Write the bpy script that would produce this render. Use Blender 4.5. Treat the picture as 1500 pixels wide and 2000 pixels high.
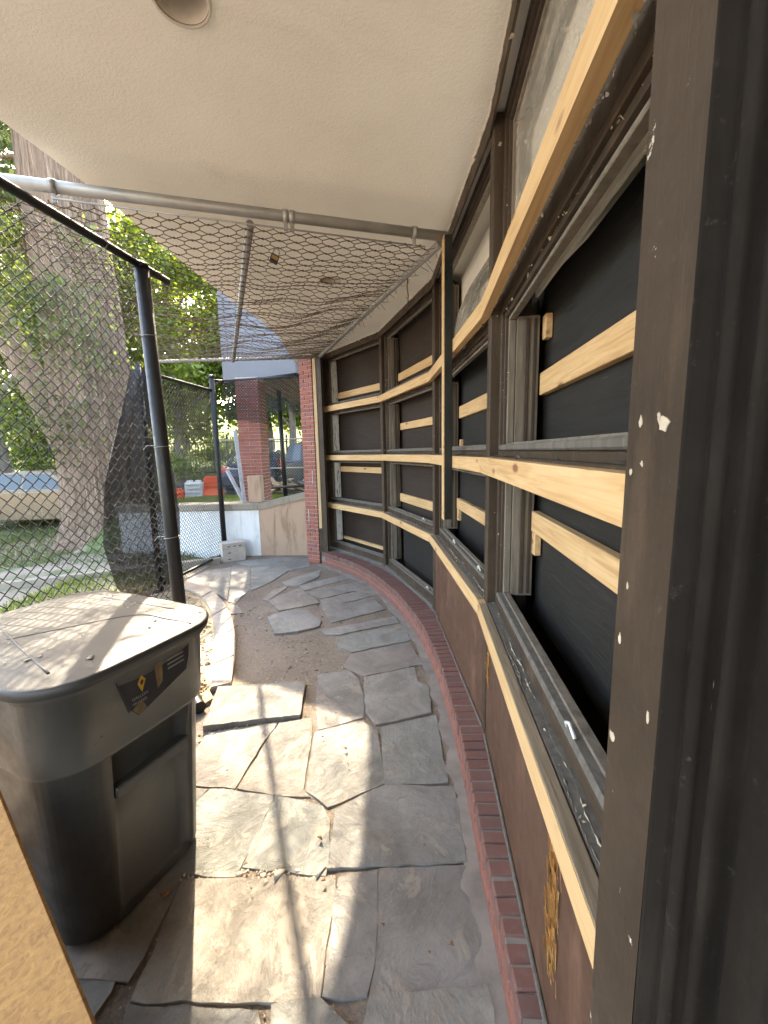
import bpy, bmesh, math, random
import numpy as np
from mathutils import Matrix, Vector
random.seed(7); RNG = np.random.default_rng(7)
for o in list(bpy.data.objects): bpy.data.objects.remove(o)
SC = bpy.context.scene
COL = SC.collection
rad = math.radians

# ------------------------------------------------------------------ camera
P, R, H = rad(8.4), rad(1.2), 1.9
fw = Vector((0, math.cos(P), -math.sin(P))); up0 = Vector((0, math.sin(P), math.cos(P))); rt0 = Vector((1, 0, 0))
rt = rt0*math.cos(R) - up0*math.sin(R); up = rt0*math.sin(R) + up0*math.cos(R)
cd = bpy.data.cameras.new('camera'); cam = bpy.data.objects.new('camera', cd); COL.objects.link(cam)
cam.matrix_world = Matrix(((rt.x, up.x, -fw.x, 0), (rt.y, up.y, -fw.y, 0), (rt.z, up.z, -fw.z, H), (0, 0, 0, 1)))
cd.sensor_fit = 'HORIZONTAL'; cd.sensor_width = 36; cd.lens = 19.2; cd.clip_start = .05; cd.clip_end = 900
SC.camera = cam
SC.render.resolution_x, SC.render.resolution_y = 768, 1024

# ------------------------------------------------------------------ sky, sun, exposure
SUN = Vector((-.37, 1.06, 1.0)).normalized()
EL = math.asin(SUN.z); AZ = math.atan2(SUN.x, SUN.y)
wd = bpy.data.worlds.new('World'); SC.world = wd; wd.use_nodes = True
wn = wd.node_tree; bg = wn.nodes['Background']
sky = wn.nodes.new('ShaderNodeTexSky'); sky.sky_type = 'NISHITA'; sky.sun_disc = False
sky.sun_elevation = EL; sky.sun_rotation = AZ; sky.air_density = 1.0; sky.dust_density = 2.5; sky.ozone_density = 1.0
wn.links.new(sky.outputs[0], bg.inputs[0]); bg.inputs[1].default_value = 0.15
sd = bpy.data.lights.new('sun', 'SUN'); sd.energy = 2.0; sd.angle = rad(.55); sd.color = (1, .92, .80)
so = bpy.data.objects.new('sun', sd); COL.objects.link(so)
so.rotation_euler = (-SUN).to_track_quat('-Z', 'Y').to_euler(); so.location = (-4, 12, 14)
vs = SC.view_settings; vs.view_transform = 'Standard'; vs.look = 'None'; vs.exposure = 3.92; vs.gamma = 1
vs.use_white_balance = True; vs.white_balance_temperature = 7600; vs.white_balance_tint = 10
vs.use_curve_mapping = False
SC.render.engine = 'CYCLES'
SC.cycles.max_bounces = 10; SC.cycles.diffuse_bounces = 6; SC.cycles.transparent_max_bounces = 24

# ------------------------------------------------------------------ helpers
WM = {}
def link(o, parent, W):
    COL.objects.link(o); WM[o.name] = W.copy()
    if parent is not None:
        o.parent = parent; o.matrix_basis = WM[parent.name].inverted() @ W
    else: o.matrix_basis = W
    return o
def tag(o, label=None, cat=None, group=None, kind=None):
    if label: o['label'] = label
    if cat: o['category'] = cat
    if group: o['group'] = group
    if kind: o['kind'] = kind
    return o
def empty(name, loc, label=None, cat=None, group=None, rz=0, parent=None):
    o = bpy.data.objects.new(name, None); o.empty_display_size = .1
    link(o, parent, Matrix.Translation(loc) @ Matrix.Rotation(rz, 4, 'Z')); return tag(o, label, cat, group)
I4 = Matrix.Identity(4)
def mobj(name, me, mat=None, parent=None, W=I4, smooth=False):
    if mat is not None and not me.materials: me.materials.append(mat)
    if smooth: me.shade_smooth()
    return link(bpy.data.objects.new(name, me), parent, W)
def pyd(name, v, f, mat=None, parent=None, W=I4, smooth=False):
    me = bpy.data.meshes.new(name); me.from_pydata([tuple(map(float, q)) for q in v], [], [tuple(map(int, q)) for q in f]); me.update()
    return mobj(name, me, mat, parent, W, smooth)
def npmesh(name, v, quads, mat=None, parent=None, W=I4, smooth=False):
    """fast mesh of equal-sized polygons from numpy arrays"""
    v = np.asarray(v, np.float32); q = np.asarray(quads, np.int32); k = q.shape[1]
    me = bpy.data.meshes.new(name); me.vertices.add(len(v)); me.vertices.foreach_set('co', v.ravel())
    me.loops.add(q.size); me.loops.foreach_set('vertex_index', q.ravel())
    me.polygons.add(len(q)); me.polygons.foreach_set('loop_start', np.arange(0, q.size, k, dtype=np.int32))
    me.update(calc_edges=True); me.validate()
    return mobj(name, me, mat, parent, W, smooth)
def boxmesh(name, sx, sy, sz, bevel=.003, jitter=0):
    bm = bmesh.new(); bmesh.ops.create_cube(bm, size=1)
    for v in bm.verts:
        v.co = Vector((v.co.x*sx, v.co.y*sy, v.co.z*sz))
        if jitter: v.co += Vector([random.uniform(-jitter, jitter) for _ in range(3)])
    if bevel: bmesh.ops.bevel(bm, geom=bm.edges[:], offset=bevel, segments=1, affect='EDGES')
    me = bpy.data.meshes.new(name); bm.to_mesh(me); bm.free(); return me
def box(name, lo, hi, mat, parent=None, W=I4, bevel=.003, jitter=0):
    """box lo..hi in the frame W; its origin is the box centre"""
    lo, hi = Vector(lo), Vector(hi); c = (lo+hi)/2; s = hi-lo
    return mobj(name, boxmesh(name, s.x, s.y, s.z, bevel, jitter), mat, parent, W @ Matrix.Translation(c))
def multibox(name, boxes, mat, parent=None, W=I4, bevel=.002):
    """several butted boxes of ONE part in one mesh"""
    bm = bmesh.new()
    for lo, hi in boxes:
        lo, hi = Vector(lo), Vector(hi)
        r = bmesh.ops.create_cube(bm, size=1)
        for v in r['verts']: v.co = Vector([(lo[i]+hi[i])/2 + v.co[i]*(hi[i]-lo[i]) for i in range(3)])
        if bevel:
            es = {e for v in r['verts'] for e in v.link_edges}
            bmesh.ops.bevel(bm, geom=list(es), offset=bevel, segments=1, affect='EDGES')
    me = bpy.data.meshes.new(name); bm.to_mesh(me); bm.free()
    return mobj(name, me, mat, parent, W)
def sweep(pts, r, n=8, caps=True):
    """tube verts/quads along a polyline; r number or list"""
    pts = np.asarray(pts, float); m = len(pts)
    rr = np.full(m, r) if np.isscalar(r) else np.asarray(r, float)
    t = np.gradient(pts, axis=0); t /= np.linalg.norm(t, axis=1)[:, None]+1e-9
    ref = np.array([0, 0, 1.]) if abs(t[:, 2]).mean() < .8 else np.array([0, 1., 0])
    a = np.cross(t, ref); a /= np.linalg.norm(a, axis=1)[:, None]+1e-9; b = np.cross(t, a)
    th = np.arange(n)/n*2*np.pi+np.pi/n
    v = pts[:, None, :] + rr[:, None, None]*(np.cos(th)[None, :, None]*a[:, None, :] + np.sin(th)[None, :, None]*b[:, None, :])
    v = v.reshape(-1, 3); i = np.arange(m-1)[:, None]*n; j = np.arange(n)[None, :]
    q = np.stack([i+j, i+(j+1) % n, i+n+(j+1) % n, i+n+j], -1).reshape(-1, 4)
    return v, q
def tube(name, pts, r, mat, parent=None, n=10, caps=True):
    v, q = sweep(pts, r, n); f = q.tolist(); m = len(pts)
    if caps: f += [list(range(n))[::1], list(range((m-1)*n, m*n))[::-1]]
    bm = bmesh.new(); vv = [bm.verts.new(x) for x in v]
    for x in f: bm.faces.new([vv[k] for k in x])
    bmesh.ops.recalc_face_normals(bm, faces=bm.faces[:])
    me = bpy.data.meshes.new(name); bm.to_mesh(me); bm.free()
    for p in me.polygons: p.use_smooth = len(p.vertices) == 4
    return mobj(name, me, mat, parent)
def wires(name, lines, r, mat, parent=None, n=4):
    V, Q, k = [], [], 0
    for l in lines:
        v, q = sweep(l, r, n); V.append(v); Q.append(q+k); k += len(v)
    return npmesh(name, np.concatenate(V), np.concatenate(Q), mat, parent)
def prism(name, poly, z0, z1, mat, parent=None, W=I4, bevel=0, top_jit=0):
    bm = bmesh.new(); a = [bm.verts.new((x, y, z0)) for x, y in poly]
    b = [bm.verts.new((x, y, z1+(random.uniform(-top_jit, top_jit) if top_jit else 0))) for x, y in poly]; n = len(poly)
    bm.faces.new(a[::-1]); bm.faces.new(b)
    for i in range(n): bm.faces.new((a[i], a[(i+1) % n], b[(i+1) % n], b[i]))
    bmesh.ops.recalc_face_normals(bm, faces=bm.faces[:])
    if bevel:
        bmesh.ops.bevel(bm, geom=[e for e in bm.edges if all(v in b for v in e.verts)], offset=bevel, segments=2, affect='EDGES')
    me = bpy.data.meshes.new(name); bm.to_mesh(me); bm.free()
    return mobj(name, me, mat, parent, W)
def chainlink(fn, L, Hh, w=.07, h=.07, amp=None, zoff=.004, jit=0, bend=.07):
    """wires of a chain-link sheet: each wire zigzags up the sheet and hooks its neighbours. fn(u, v, off)->points"""
    out = []; n = int(L/(w/2)); m = int(Hh/(h/2)); amp = amp or w/4
    e = np.array([-bend, bend]); jv = (np.arange(m+1)[:, None]+e[None, :]).ravel()*h/2
    s = np.repeat(np.where(np.arange(m+1) % 2 == 0, 1., -1.), 2); off = np.tile([zoff, -zoff], m+1)*s
    for k in range(n):
        u = (k+.5)*w/2 + s*(1 if k % 2 == 0 else -1)*amp*1.05
        if jit: u = u+RNG.normal(0, jit, len(u))
        out.append(fn(np.clip(u, 0, L), np.clip(jv, 0, Hh), off))
    return out
def smooth(a, b, x):
    t = np.clip((np.asarray(x, float)-a)/(b-a), 0, 1); return t*t*(3-2*t)
def spline(pts, per=8):
    p = np.asarray(pts, float); o = []
    q = np.vstack([2*p[0]-p[1], p, 2*p[-1]-p[-2]])
    for i in range(1, len(q)-2):
        for t in np.arange(per)/per:
            o.append(.5*((2*q[i])+(-q[i-1]+q[i+1])*t+(2*q[i-1]-5*q[i]+4*q[i+1]-q[i+2])*t*t+(-q[i-1]+3*q[i]-3*q[i+1]+q[i+2])*t**3))
    o.append(p[-1]); return np.array(o)

# ------------------------------------------------------------------ materials
class NB:
    def __init__(s, name):
        s.m = bpy.data.materials.new(name); s.m.use_nodes = True; s.t = s.m.node_tree
        s.b = s.t.nodes['Principled BSDF']; s.out = s.t.nodes['Material Output']
    def n(s, typ, **kw):
        x = s.t.nodes.new('ShaderNode'+typ)
        for k, v in kw.items():
            if k in x.inputs.keys() or k.isdigit():
                i = x.inputs[int(k)] if k.isdigit() else x.inputs[k]
                if hasattr(v, 'is_output'): s.t.links.new(v, i)
                else: i.default_value = v
            else: setattr(x, k, v)
        return x
    def lk(s, a, b): s.t.links.new(a, b)
    def set(s, **kw):
        for k, v in kw.items():
            i = s.b.inputs[k.replace('_', ' ')]
            if hasattr(v, 'is_output'): s.lk(v, i)
            else: i.default_value = v
    def coord(s, scale=(1, 1, 1), kind='Object', rnd=False):
        c = s.n('TexCoord').outputs[kind]
        if rnd:
            oi = s.n('ObjectInfo').outputs['Random']
            mu = s.n('Math', operation='MULTIPLY', **{'0': oi, '1': 37.0}).outputs[0]
            c = s.n('VectorMath', operation='ADD', **{'0': c, '1': s.n('CombineXYZ', X=mu, Y=mu, Z=mu).outputs[0]}).outputs[0]
        mp = s.n('Mapping'); s.lk(c, mp.inputs[0]); mp.inputs['Scale'].default_value = scale
        return mp.outputs[0]
    def noise(s, vec, scale, detail=5, rough=.6, dist=0):
        return s.n('TexNoise', Vector=vec, Scale=scale, Detail=detail, Roughness=rough, Distortion=dist).outputs['Fac']
    def ramp(s, fac, stops, interp='LINEAR'):
        r = s.n('ValToRGB'); s.lk(fac, r.inputs[0]); cr = r.color_ramp; cr.interpolation = interp
        while len(cr.elements) < len(stops): cr.elements.new(.5)
        for e, (p, c) in zip(cr.elements, stops):
            e.position = p; e.color = (*c, 1) if len(c) == 3 else c
        return r.outputs[0]
    def mix(s, fac, a, b, blend='MIX'):
        x = s.n('MixRGB', blend_type=blend)
        for i, v in ((0, fac), (1, a), (2, b)):
            if hasattr(v, 'is_output'): s.lk(v, x.inputs[i])
            else: x.inputs[i].default_value = (*v, 1) if isinstance(v, tuple) and len(v) == 3 else v
        return x.outputs[0]
    def bump(s, height, strength=.3, dist=.01, normal=None):
        b = s.n('Bump', Strength=strength, Distance=dist, Height=height)
        if normal is not None: s.lk(normal, b.inputs['Normal'])
        return b.outputs[0]
    def rnd(s): return s.n('ObjectInfo').outputs['Random']
    def gt(s, v, a, b):  # soft threshold
        return s.n('MapRange', Value=v, **{'1': a, '2': b, '3': 0.0, '4': 1.0}).outputs[0]
def g(v): return (v, v, v)

def mat_plaster():
    m = NB('plaster'); c = m.coord(); 
    big = m.noise(c, 1.3, 4, .6); col = m.ramp(big, [(.3, (.80, .76, .66)), (.7, (.87, .835, .745))])
    ws = m.gt(m.noise(c, .8, 7, .7, .8), .55, .70); col = m.mix(m.n('Math', operation='MULTIPLY', **{'0': ws, '1': .22}).outputs[0], col, (.50, .42, .32))
    sp = m.gt(m.noise(c, 26, 6, .75), .66, .74); col = m.mix(m.n('Math', operation='MULTIPLY', **{'0': sp, '1': .25}).outputs[0], col, (.36, .32, .26))
    f = m.n('TexNoise', Vector=c, Scale=75.0, Detail=6.0, Roughness=.65, Distortion=.6).outputs['Fac']
    m.set(Base_Color=col, Roughness=.92, Normal=m.bump(f, .55, .006)); return m.m
def mat_newwood():
    m = NB('new_lumber'); c = m.coord((1.2, 26, 26), rnd=True)
    gr = m.noise(c, 2.2, 5, .55, .7); col = m.ramp(gr, [(.3, (.41, .24, .10)), (.5, (.52, .33, .155)), (.72, (.585, .40, .21))])
    v = m.n('TexVoronoi', Vector=m.coord((3.2, 9, 9), rnd=True), Scale=1.0); k = m.gt(v.outputs['Distance'], .17, .09)
    col = m.mix(k, col, (.20, .09, .035))
    d = m.gt(m.noise(m.coord((1, 1, 1), rnd=True), 7, 5, .7), .55, .8); col = m.mix(m.n('Math', operation='MULTIPLY', **{'0': d, '1': .4}).outputs[0], col, (.33, .23, .13))
    m.set(Base_Color=col, Roughness=.68, Normal=m.bump(gr, .12, .002)); return m.m
def mat_oldwood(name, a, b, white=0.0):
    m = NB(name); c = m.coord((14, 14, 1.4), rnd=True); gr = m.noise(c, 2.4, 6, .6, .5)
    col = m.ramp(gr, [(.3, a), (.7, b)])
    if white:
        pl = m.gt(m.noise(m.coord((22, 22, 3.2), rnd=True), 1.6, 6, .7), .52-white*.2, .56-white*.2); col = m.mix(pl, col, (.62, .61, .57))
    m.set(Base_Color=col, Roughness=.85, Normal=m.bump(gr, .3, .004)); return m.m
def mat_paint(name, base, hi, rough=.5, chip=.0, spec=.3):
    m = NB(name); m.set(Specular_IOR_Level=spec); c = m.coord((1, 1, 1), rnd=True)
    n1 = m.noise(c, 3.5, 5, .65); col = m.ramp(n1, [(.3, base), (.72, hi)])
    du = m.gt(m.noise(c, 38, 4, .7), .63, .8); col = m.mix(m.n('Math', operation='MULTIPLY', **{'0': du, '1': .22}).outputs[0], col, (.2, .17, .14))
    if chip:
        ch = m.gt(m.noise(c, 16, 6, .72), .70-chip, .715-chip); col = m.mix(ch, col, (.42, .37, .30))
    sc = m.gt(m.noise(m.coord((150, 150, 9), rnd=True), 1.0, 3, .6), .735, .765); pa = m.gt(m.noise(c, 2.2, 3), .5, .62)
    col = m.mix(m.n('Math', operation='MULTIPLY', **{'0': sc, '1': pa}).outputs[0], col, (.30, .26, .21))
    wr = m.gt(m.noise(m.coord((5, 5, 1.2), rnd=True), 1.5, 6, .7), .52, .68); col = m.mix(m.n('Math', operation='MULTIPLY', **{'0': wr, '1': .55}).outputs[0], col, tuple(min(1, x*1.9) for x in hi))
    gr = m.noise(m.coord((30, 30, 1.5), rnd=True), 2.0, 6, .6, .3)
    rg = m.ramp(m.noise(c, 9, 4), [(.3, g(rough-.08)), (.7, g(rough+.14))])
    m.set(Base_Color=col, Roughness=rg, Normal=m.bump(m.noise(c, 60, 5, .7), .22, .003, m.bump(gr, .35, .003))); return m.m
def mat_ply(name, a, b, rough=.75, scale=(2, 2, 22)):
    m = NB(name); gr = m.noise(m.coord((1.6, 20, 20), rnd=True), 2.4, 6, .65, .9); col = m.ramp(gr, [(.32, a), (.7, b)])
    sc = m.gt(m.noise(m.coord((3, 60, 60), rnd=True), 1.3, 5, .7), .66, .74); col = m.mix(m.n('Math', operation='MULTIPLY', **{'0': sc, '1': .35}).outputs[0], col, (.16, .15, .14))
    m.set(Base_Color=col, Roughness=rough, Specular_IOR_Level=.4, Normal=m.bump(gr, .5, .005)); return m.m
def mat_brick(name='brick', dirty=0.0, tone=None):
    m = NB(name); r = m.rnd()
    col = m.ramp(r, [(0, (.20, .062, .045)), (.35, (.27, .075, .05)), (.7, (.30, .095, .068)), (1, (.23, .085, .075))])
    if tone: col = m.mix(.8, col, tone)
    c = m.coord(rnd=True); n1 = m.noise(c, 30, 5, .7); col = m.mix(m.n('Math', operation='MULTIPLY', **{'0': m.gt(n1, .5, .8), '1': .4+dirty}).outputs[0], col, (.30, .22, .18) if not dirty else (.15, .125, .11))
    n2 = m.noise(c, 8, 4); col = m.mix(m.n('Math', operation='MULTIPLY', **{'0': m.gt(n2, .52, .7), '1': .35+dirty}).outputs[0], col, (.10, .065, .06))
    m.set(Base_Color=col, Roughness=.85, Normal=m.bump(n1, .4, .004)); return m.m
def mat_flag():
    m = NB('flagstone'); r = m.rnd()
    col = m.ramp(r, [(0, (.185, .185, .175)), (.2, (.24, .23, .205)), (.4, (.195, .17, .15)), (.6, (.205, .215, .20)), (.8, (.26, .225, .185)), (1, (.175, .175, .172))])
    c = m.coord(rnd=True); w = m.n('TexNoise', Vector=c, Scale=2.0, Detail=3.0).outputs['Color']
    n1 = m.noise(c, 2.6, 9, .72, .6); col = m.mix(m.gt(n1, .40, .66), col, m.mix(.62, col, (.085, .074, .062)))
    lay = m.noise(m.coord((2.0, 3.4, 2), rnd=True), 1.9, 10, .75, .5); col = m.mix(m.n('Math', operation='MULTIPLY', **{'0': m.gt(lay, .53, .60), '1': .42}).outputs[0], col, (.30, .255, .20))
    ru = m.gt(m.noise(c, 4.5, 5, .6), .6, .74); col = m.mix(m.n('Math', operation='MULTIPLY', **{'0': ru, '1': .35}).outputs[0], col, (.21, .13, .075))
    sp = m.gt(m.noise(c, 80, 4, .75), .63, .70); col = m.mix(m.n('Math', operation='MULTIPLY', **{'0': sp, '1': .7}).outputs[0], col, (.06, .052, .045))
    lt = m.gt(m.noise(c, 55, 3, .7), .70, .75); col = m.mix(m.n('Math', operation='MULTIPLY', **{'0': lt, '1': .6}).outputs[0], col, (.42, .39, .34))
    st = m.ramp(lay, [(.3, g(0)), (.47, g(.35)), (.5, g(.55)), (.53, g(.6)), (.56, g(.85)), (.7, g(1))])
    fi = m.noise(c, 46, 7, .75); b1 = m.bump(st, .7, .010); m.set(Base_Color=col, Roughness=m.ramp(n1, [(.3, g(.6)), (.7, g(.86))]), Normal=m.bump(fi, .5, .006, b1)); return m.m
def mat_dirt(name='dirt', a=(.11, .085, .064), b=(.20, .162, .125), peb=(.33, .29, .24)):
    m = NB(name); c = m.coord(); n1 = m.noise(c, 1.8, 7, .65); n2 = m.noise(c, 34, 6, .75)
    col = m.mix(m.gt(n2, .4, .65), m.ramp(n1, [(.35, a), (.65, b)]), m.ramp(n1, [(.35, b), (.65, (b[0]*1.15, b[1]*1.12, b[2]*1.1))]))
    v = m.n('TexVoronoi', Vector=c, Scale=62.0); pm = m.n('Math', operation='MULTIPLY', **{'0': m.gt(v.outputs['Distance'], .3, .2), '1': m.gt(m.n('SeparateColor', Color=v.outputs['Color']).outputs[0], .72, .74)}).outputs[0]
    col = m.mix(pm, col, peb)
    b1 = m.bump(n2, .9, .02); m.set(Base_Color=col, Roughness=.95, Normal=m.bump(m.noise(c, 110, 3, .6), .6, .008, b1)); return m.m
def mat_simple(name, col, rough=.6, metal=0, var=.25, scale=9, bump=.15, bs=40):
    m = NB(name); c = m.coord(rnd=True); n1 = m.noise(c, scale, 5, .65)
    lo = tuple(x*(1-var) for x in col); hi = tuple(min(1, x*(1+var)) for x in col)
    m.set(Base_Color=m.ramp(n1, [(.3, lo), (.7, hi)]), Roughness=m.ramp(m.noise(c, scale*2, 4), [(.3, g(max(.05, rough-.1))), (.7, g(min(1, rough+.12)))]), Metallic=metal)
    if bump: m.set(Normal=m.bump(m.noise(c, bs, 5, .65), bump, .004))
    return m.m
def mat_wallpaint(name, col, stain, amt=.6):
    m = NB(name); c = m.coord(); st = m.noise(m.coord((5, 5, 1.1)), 1.4, 7, .7, .6); n2 = m.noise(c, 12, 6, .7)
    cc = m.mix(m.n('Math', operation='MULTIPLY', **{'0': m.gt(st, .5, .72), '1': amt}).outputs[0], col, stain)
    cc = m.mix(m.n('Math', operation='MULTIPLY', **{'0': m.gt(n2, .6, .75), '1': .4}).outputs[0], cc, stain)
    m.set(Base_Color=cc, Roughness=.8, Normal=m.bump(m.noise(c, 30, 6, .7), .3, .006)); return m.m
def mat_leaf(name, stops, trans=.5):
    m = NB(name); geo = m.n('NewGeometry').outputs['Random Per Island']; col = m.ramp(geo, stops)
    big = m.noise(m.coord(), .55, 2); col = m.mix(m.gt(big, .4, .65), col, m.mix(1.0, col, (.8, .72, .7), 'MULTIPLY'))
    d = m.n('BsdfDiffuse', Color=col); t = m.n('BsdfTranslucent', Color=m.mix(1.0, col, (1.25, 1.2, .7), 'MULTIPLY')); gl = m.n('BsdfGlossy', Roughness=.45, Color=(.5, .5, .5, 1))
    x = m.n('MixShader', **{'0': trans}); m.lk(d.outputs[0], x.inputs[1]); m.lk(t.outputs[0], x.inputs[2])
    y = m.n('MixShader', **{'0': .06}); m.lk(x.outputs[0], y.inputs[1]); m.lk(gl.outputs[0], y.inputs[2]); m.lk(y.outputs[0], m.out.inputs[0]); return m.m
def mat_bark(name, a, b, s=(9, 9, 1.0)):
    m = NB(name); gr = m.noise(m.coord(s), 2.0, 8, .7, .8); fine = m.noise(m.coord((30, 30, 5)), 2, 5, .7)
    col = m.ramp(gr, [(.32, tuple(x*.35 for x in a)), (.5, a), (.72, b)]); mo = m.gt(m.noise(m.coord(), 1.1, 5, .6), .52, .72)
    col = m.mix(m.n('Math', operation='MULTIPLY', **{'0': mo, '1': .35}).outputs[0], col, (.17, .16, .11))
    b1 = m.bump(gr, 1.0, .06); m.set(Base_Color=col, Roughness=.95, Normal=m.bump(fine, .5, .015, b1)); return m.m
def mat_scrim():
    m = NB('black_scrim'); c = m.coord(); m.set(Base_Color=(.012, .012, .014, 1), Roughness=.6)
    w = m.noise(m.coord((1, 1, 1)), 170, 2, .5); fac = m.ramp(w, [(.45, g(.0)), (.62, g(.32))])
    t = m.n('BsdfTransparent'); x = m.n('MixShader', **{'0': fac})
    m.lk(m.b.outputs[0], x.inputs[1]); m.lk(t.outputs[0], x.inputs[2]); m.lk(x.outputs[0], m.out.inputs[0]); return m.m
def mat_glass(name='dusty_sheen_glass', dust=.35, tint=(.55, .53, .48)):
    m = NB(name); gl = m.n('BsdfGlossy', Roughness=.06, Color=(1, 1, 1, 1)); tr = m.n('BsdfTransparent'); fr = m.n('Fresnel', IOR=1.5)
    x = m.n('MixShader'); m.lk(fr.outputs[0], x.inputs[0]); m.lk(tr.outputs[0], x.inputs[1]); m.lk(gl.outputs[0], x.inputs[2])
    n1 = m.noise(m.coord((2, 2, 5)), 2.4, 6, .7); df = m.n('BsdfDiffuse', Color=(*tint, 1))
    y = m.n('MixShader'); m.lk(m.ramp(n1, [(.3, g(dust*.4)), (.7, g(dust))]), y.inputs[0]); m.lk(x.outputs[0], y.inputs[1]); m.lk(df.outputs[0], y.inputs[2]); m.lk(y.outputs[0], m.out.inputs[0]); return m.m
def mat_osb():
    m = NB('osb_board'); c = m.coord((9, 9, 22)); n1 = m.noise(c, 2.2, 9, .72, 1.6); n2 = m.noise(m.coord((40, 40, 14)), 1.3, 7, .72, 1.2)
    col = m.ramp(n1, [(.28, (.15, .066, .018)), (.5, (.26, .125, .034)), (.72, (.35, .18, .055))])
    col = m.mix(m.n('Math', operation='MULTIPLY', **{'0': m.gt(n2, .58, .72), '1': .7}).outputs[0], col, (.15, .07, .025))
    m.set(Base_Color=col, Roughness=.75, Normal=m.bump(n2, .35, .003)); return m.m
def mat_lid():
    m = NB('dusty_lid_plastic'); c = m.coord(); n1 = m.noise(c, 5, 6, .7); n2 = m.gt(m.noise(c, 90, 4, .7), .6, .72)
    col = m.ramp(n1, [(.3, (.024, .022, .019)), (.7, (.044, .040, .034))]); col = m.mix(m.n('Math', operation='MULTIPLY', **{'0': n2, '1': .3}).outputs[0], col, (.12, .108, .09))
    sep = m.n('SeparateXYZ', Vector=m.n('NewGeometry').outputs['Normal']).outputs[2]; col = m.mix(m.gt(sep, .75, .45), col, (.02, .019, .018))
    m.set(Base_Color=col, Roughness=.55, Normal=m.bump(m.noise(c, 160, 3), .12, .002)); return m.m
def mat_bin():
    m = NB('bin_plastic'); c = m.coord(); n1 = m.noise(c, 4, 5, .65); col = m.ramp(n1, [(.3, (.035, .032, .028)), (.7, (.048, .044, .038))])
    sc = m.gt(m.noise(m.coord((6, 6, 60)), 1.4, 4, .7), .68, .74); s2 = m.gt(m.noise(m.coord((40, 40, 5)), 1.2, 4, .7), .70, .76)
    col = m.mix(m.n('Math', operation='MULTIPLY', **{'0': m.n('Math', operation='MAXIMUM', **{'0': sc, '1': s2}).outputs[0], '1': .45}).outputs[0], col, (.13, .12, .105))
    du = m.gt(m.noise(c, 120, 3, .7), .66, .74); col = m.mix(m.n('Math', operation='MULTIPLY', **{'0': du, '1': .35}).outputs[0], col, (.2, .18, .155))
    m.set(Base_Color=col, Roughness=m.ramp(m.noise(c, 7, 5, .7), [(.3, g(.27)), (.7, g(.48))]), Normal=m.bump(m.noise(c, 3.0, 3), .12, .02, m.bump(m.noise(c, 240, 2), .08, .001))); return m.m
def mat_grass_ground():
    m = NB('grassy_ground'); c = m.coord(); n1 = m.noise(c, .5, 6, .65); n2 = m.noise(c, 9, 6, .75)
    gr = m.ramp(n2, [(.3, (.045, .07, .02)), (.7, (.11, .15, .04))]); di = m.ramp(n2, [(.3, (.20, .155, .12)), (.7, (.32, .265, .21))])
    sep = m.n('SeparateXYZ', Vector=c); far = m.gt(sep.outputs[1], 9, 14)
    f = m.n('Math', operation='MAXIMUM', **{'0': m.n('Math', operation='MULTIPLY', **{'0': m.gt(n1, .47, .54), '1': m.gt(sep.outputs[1], 5.2, 6.8)}).outputs[0], '1': far}).outputs[0]
    hill = m.gt(sep.outputs[1], 18, 22); gr = m.mix(hill, gr, m.ramp(n2, [(.3, (.09, .13, .03)), (.7, (.16, .20, .05))]))
    m.set(Base_Color=m.mix(f, di, gr), Roughness=.95, Normal=m.bump(n2, .8, .04)); return m.m

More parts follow.
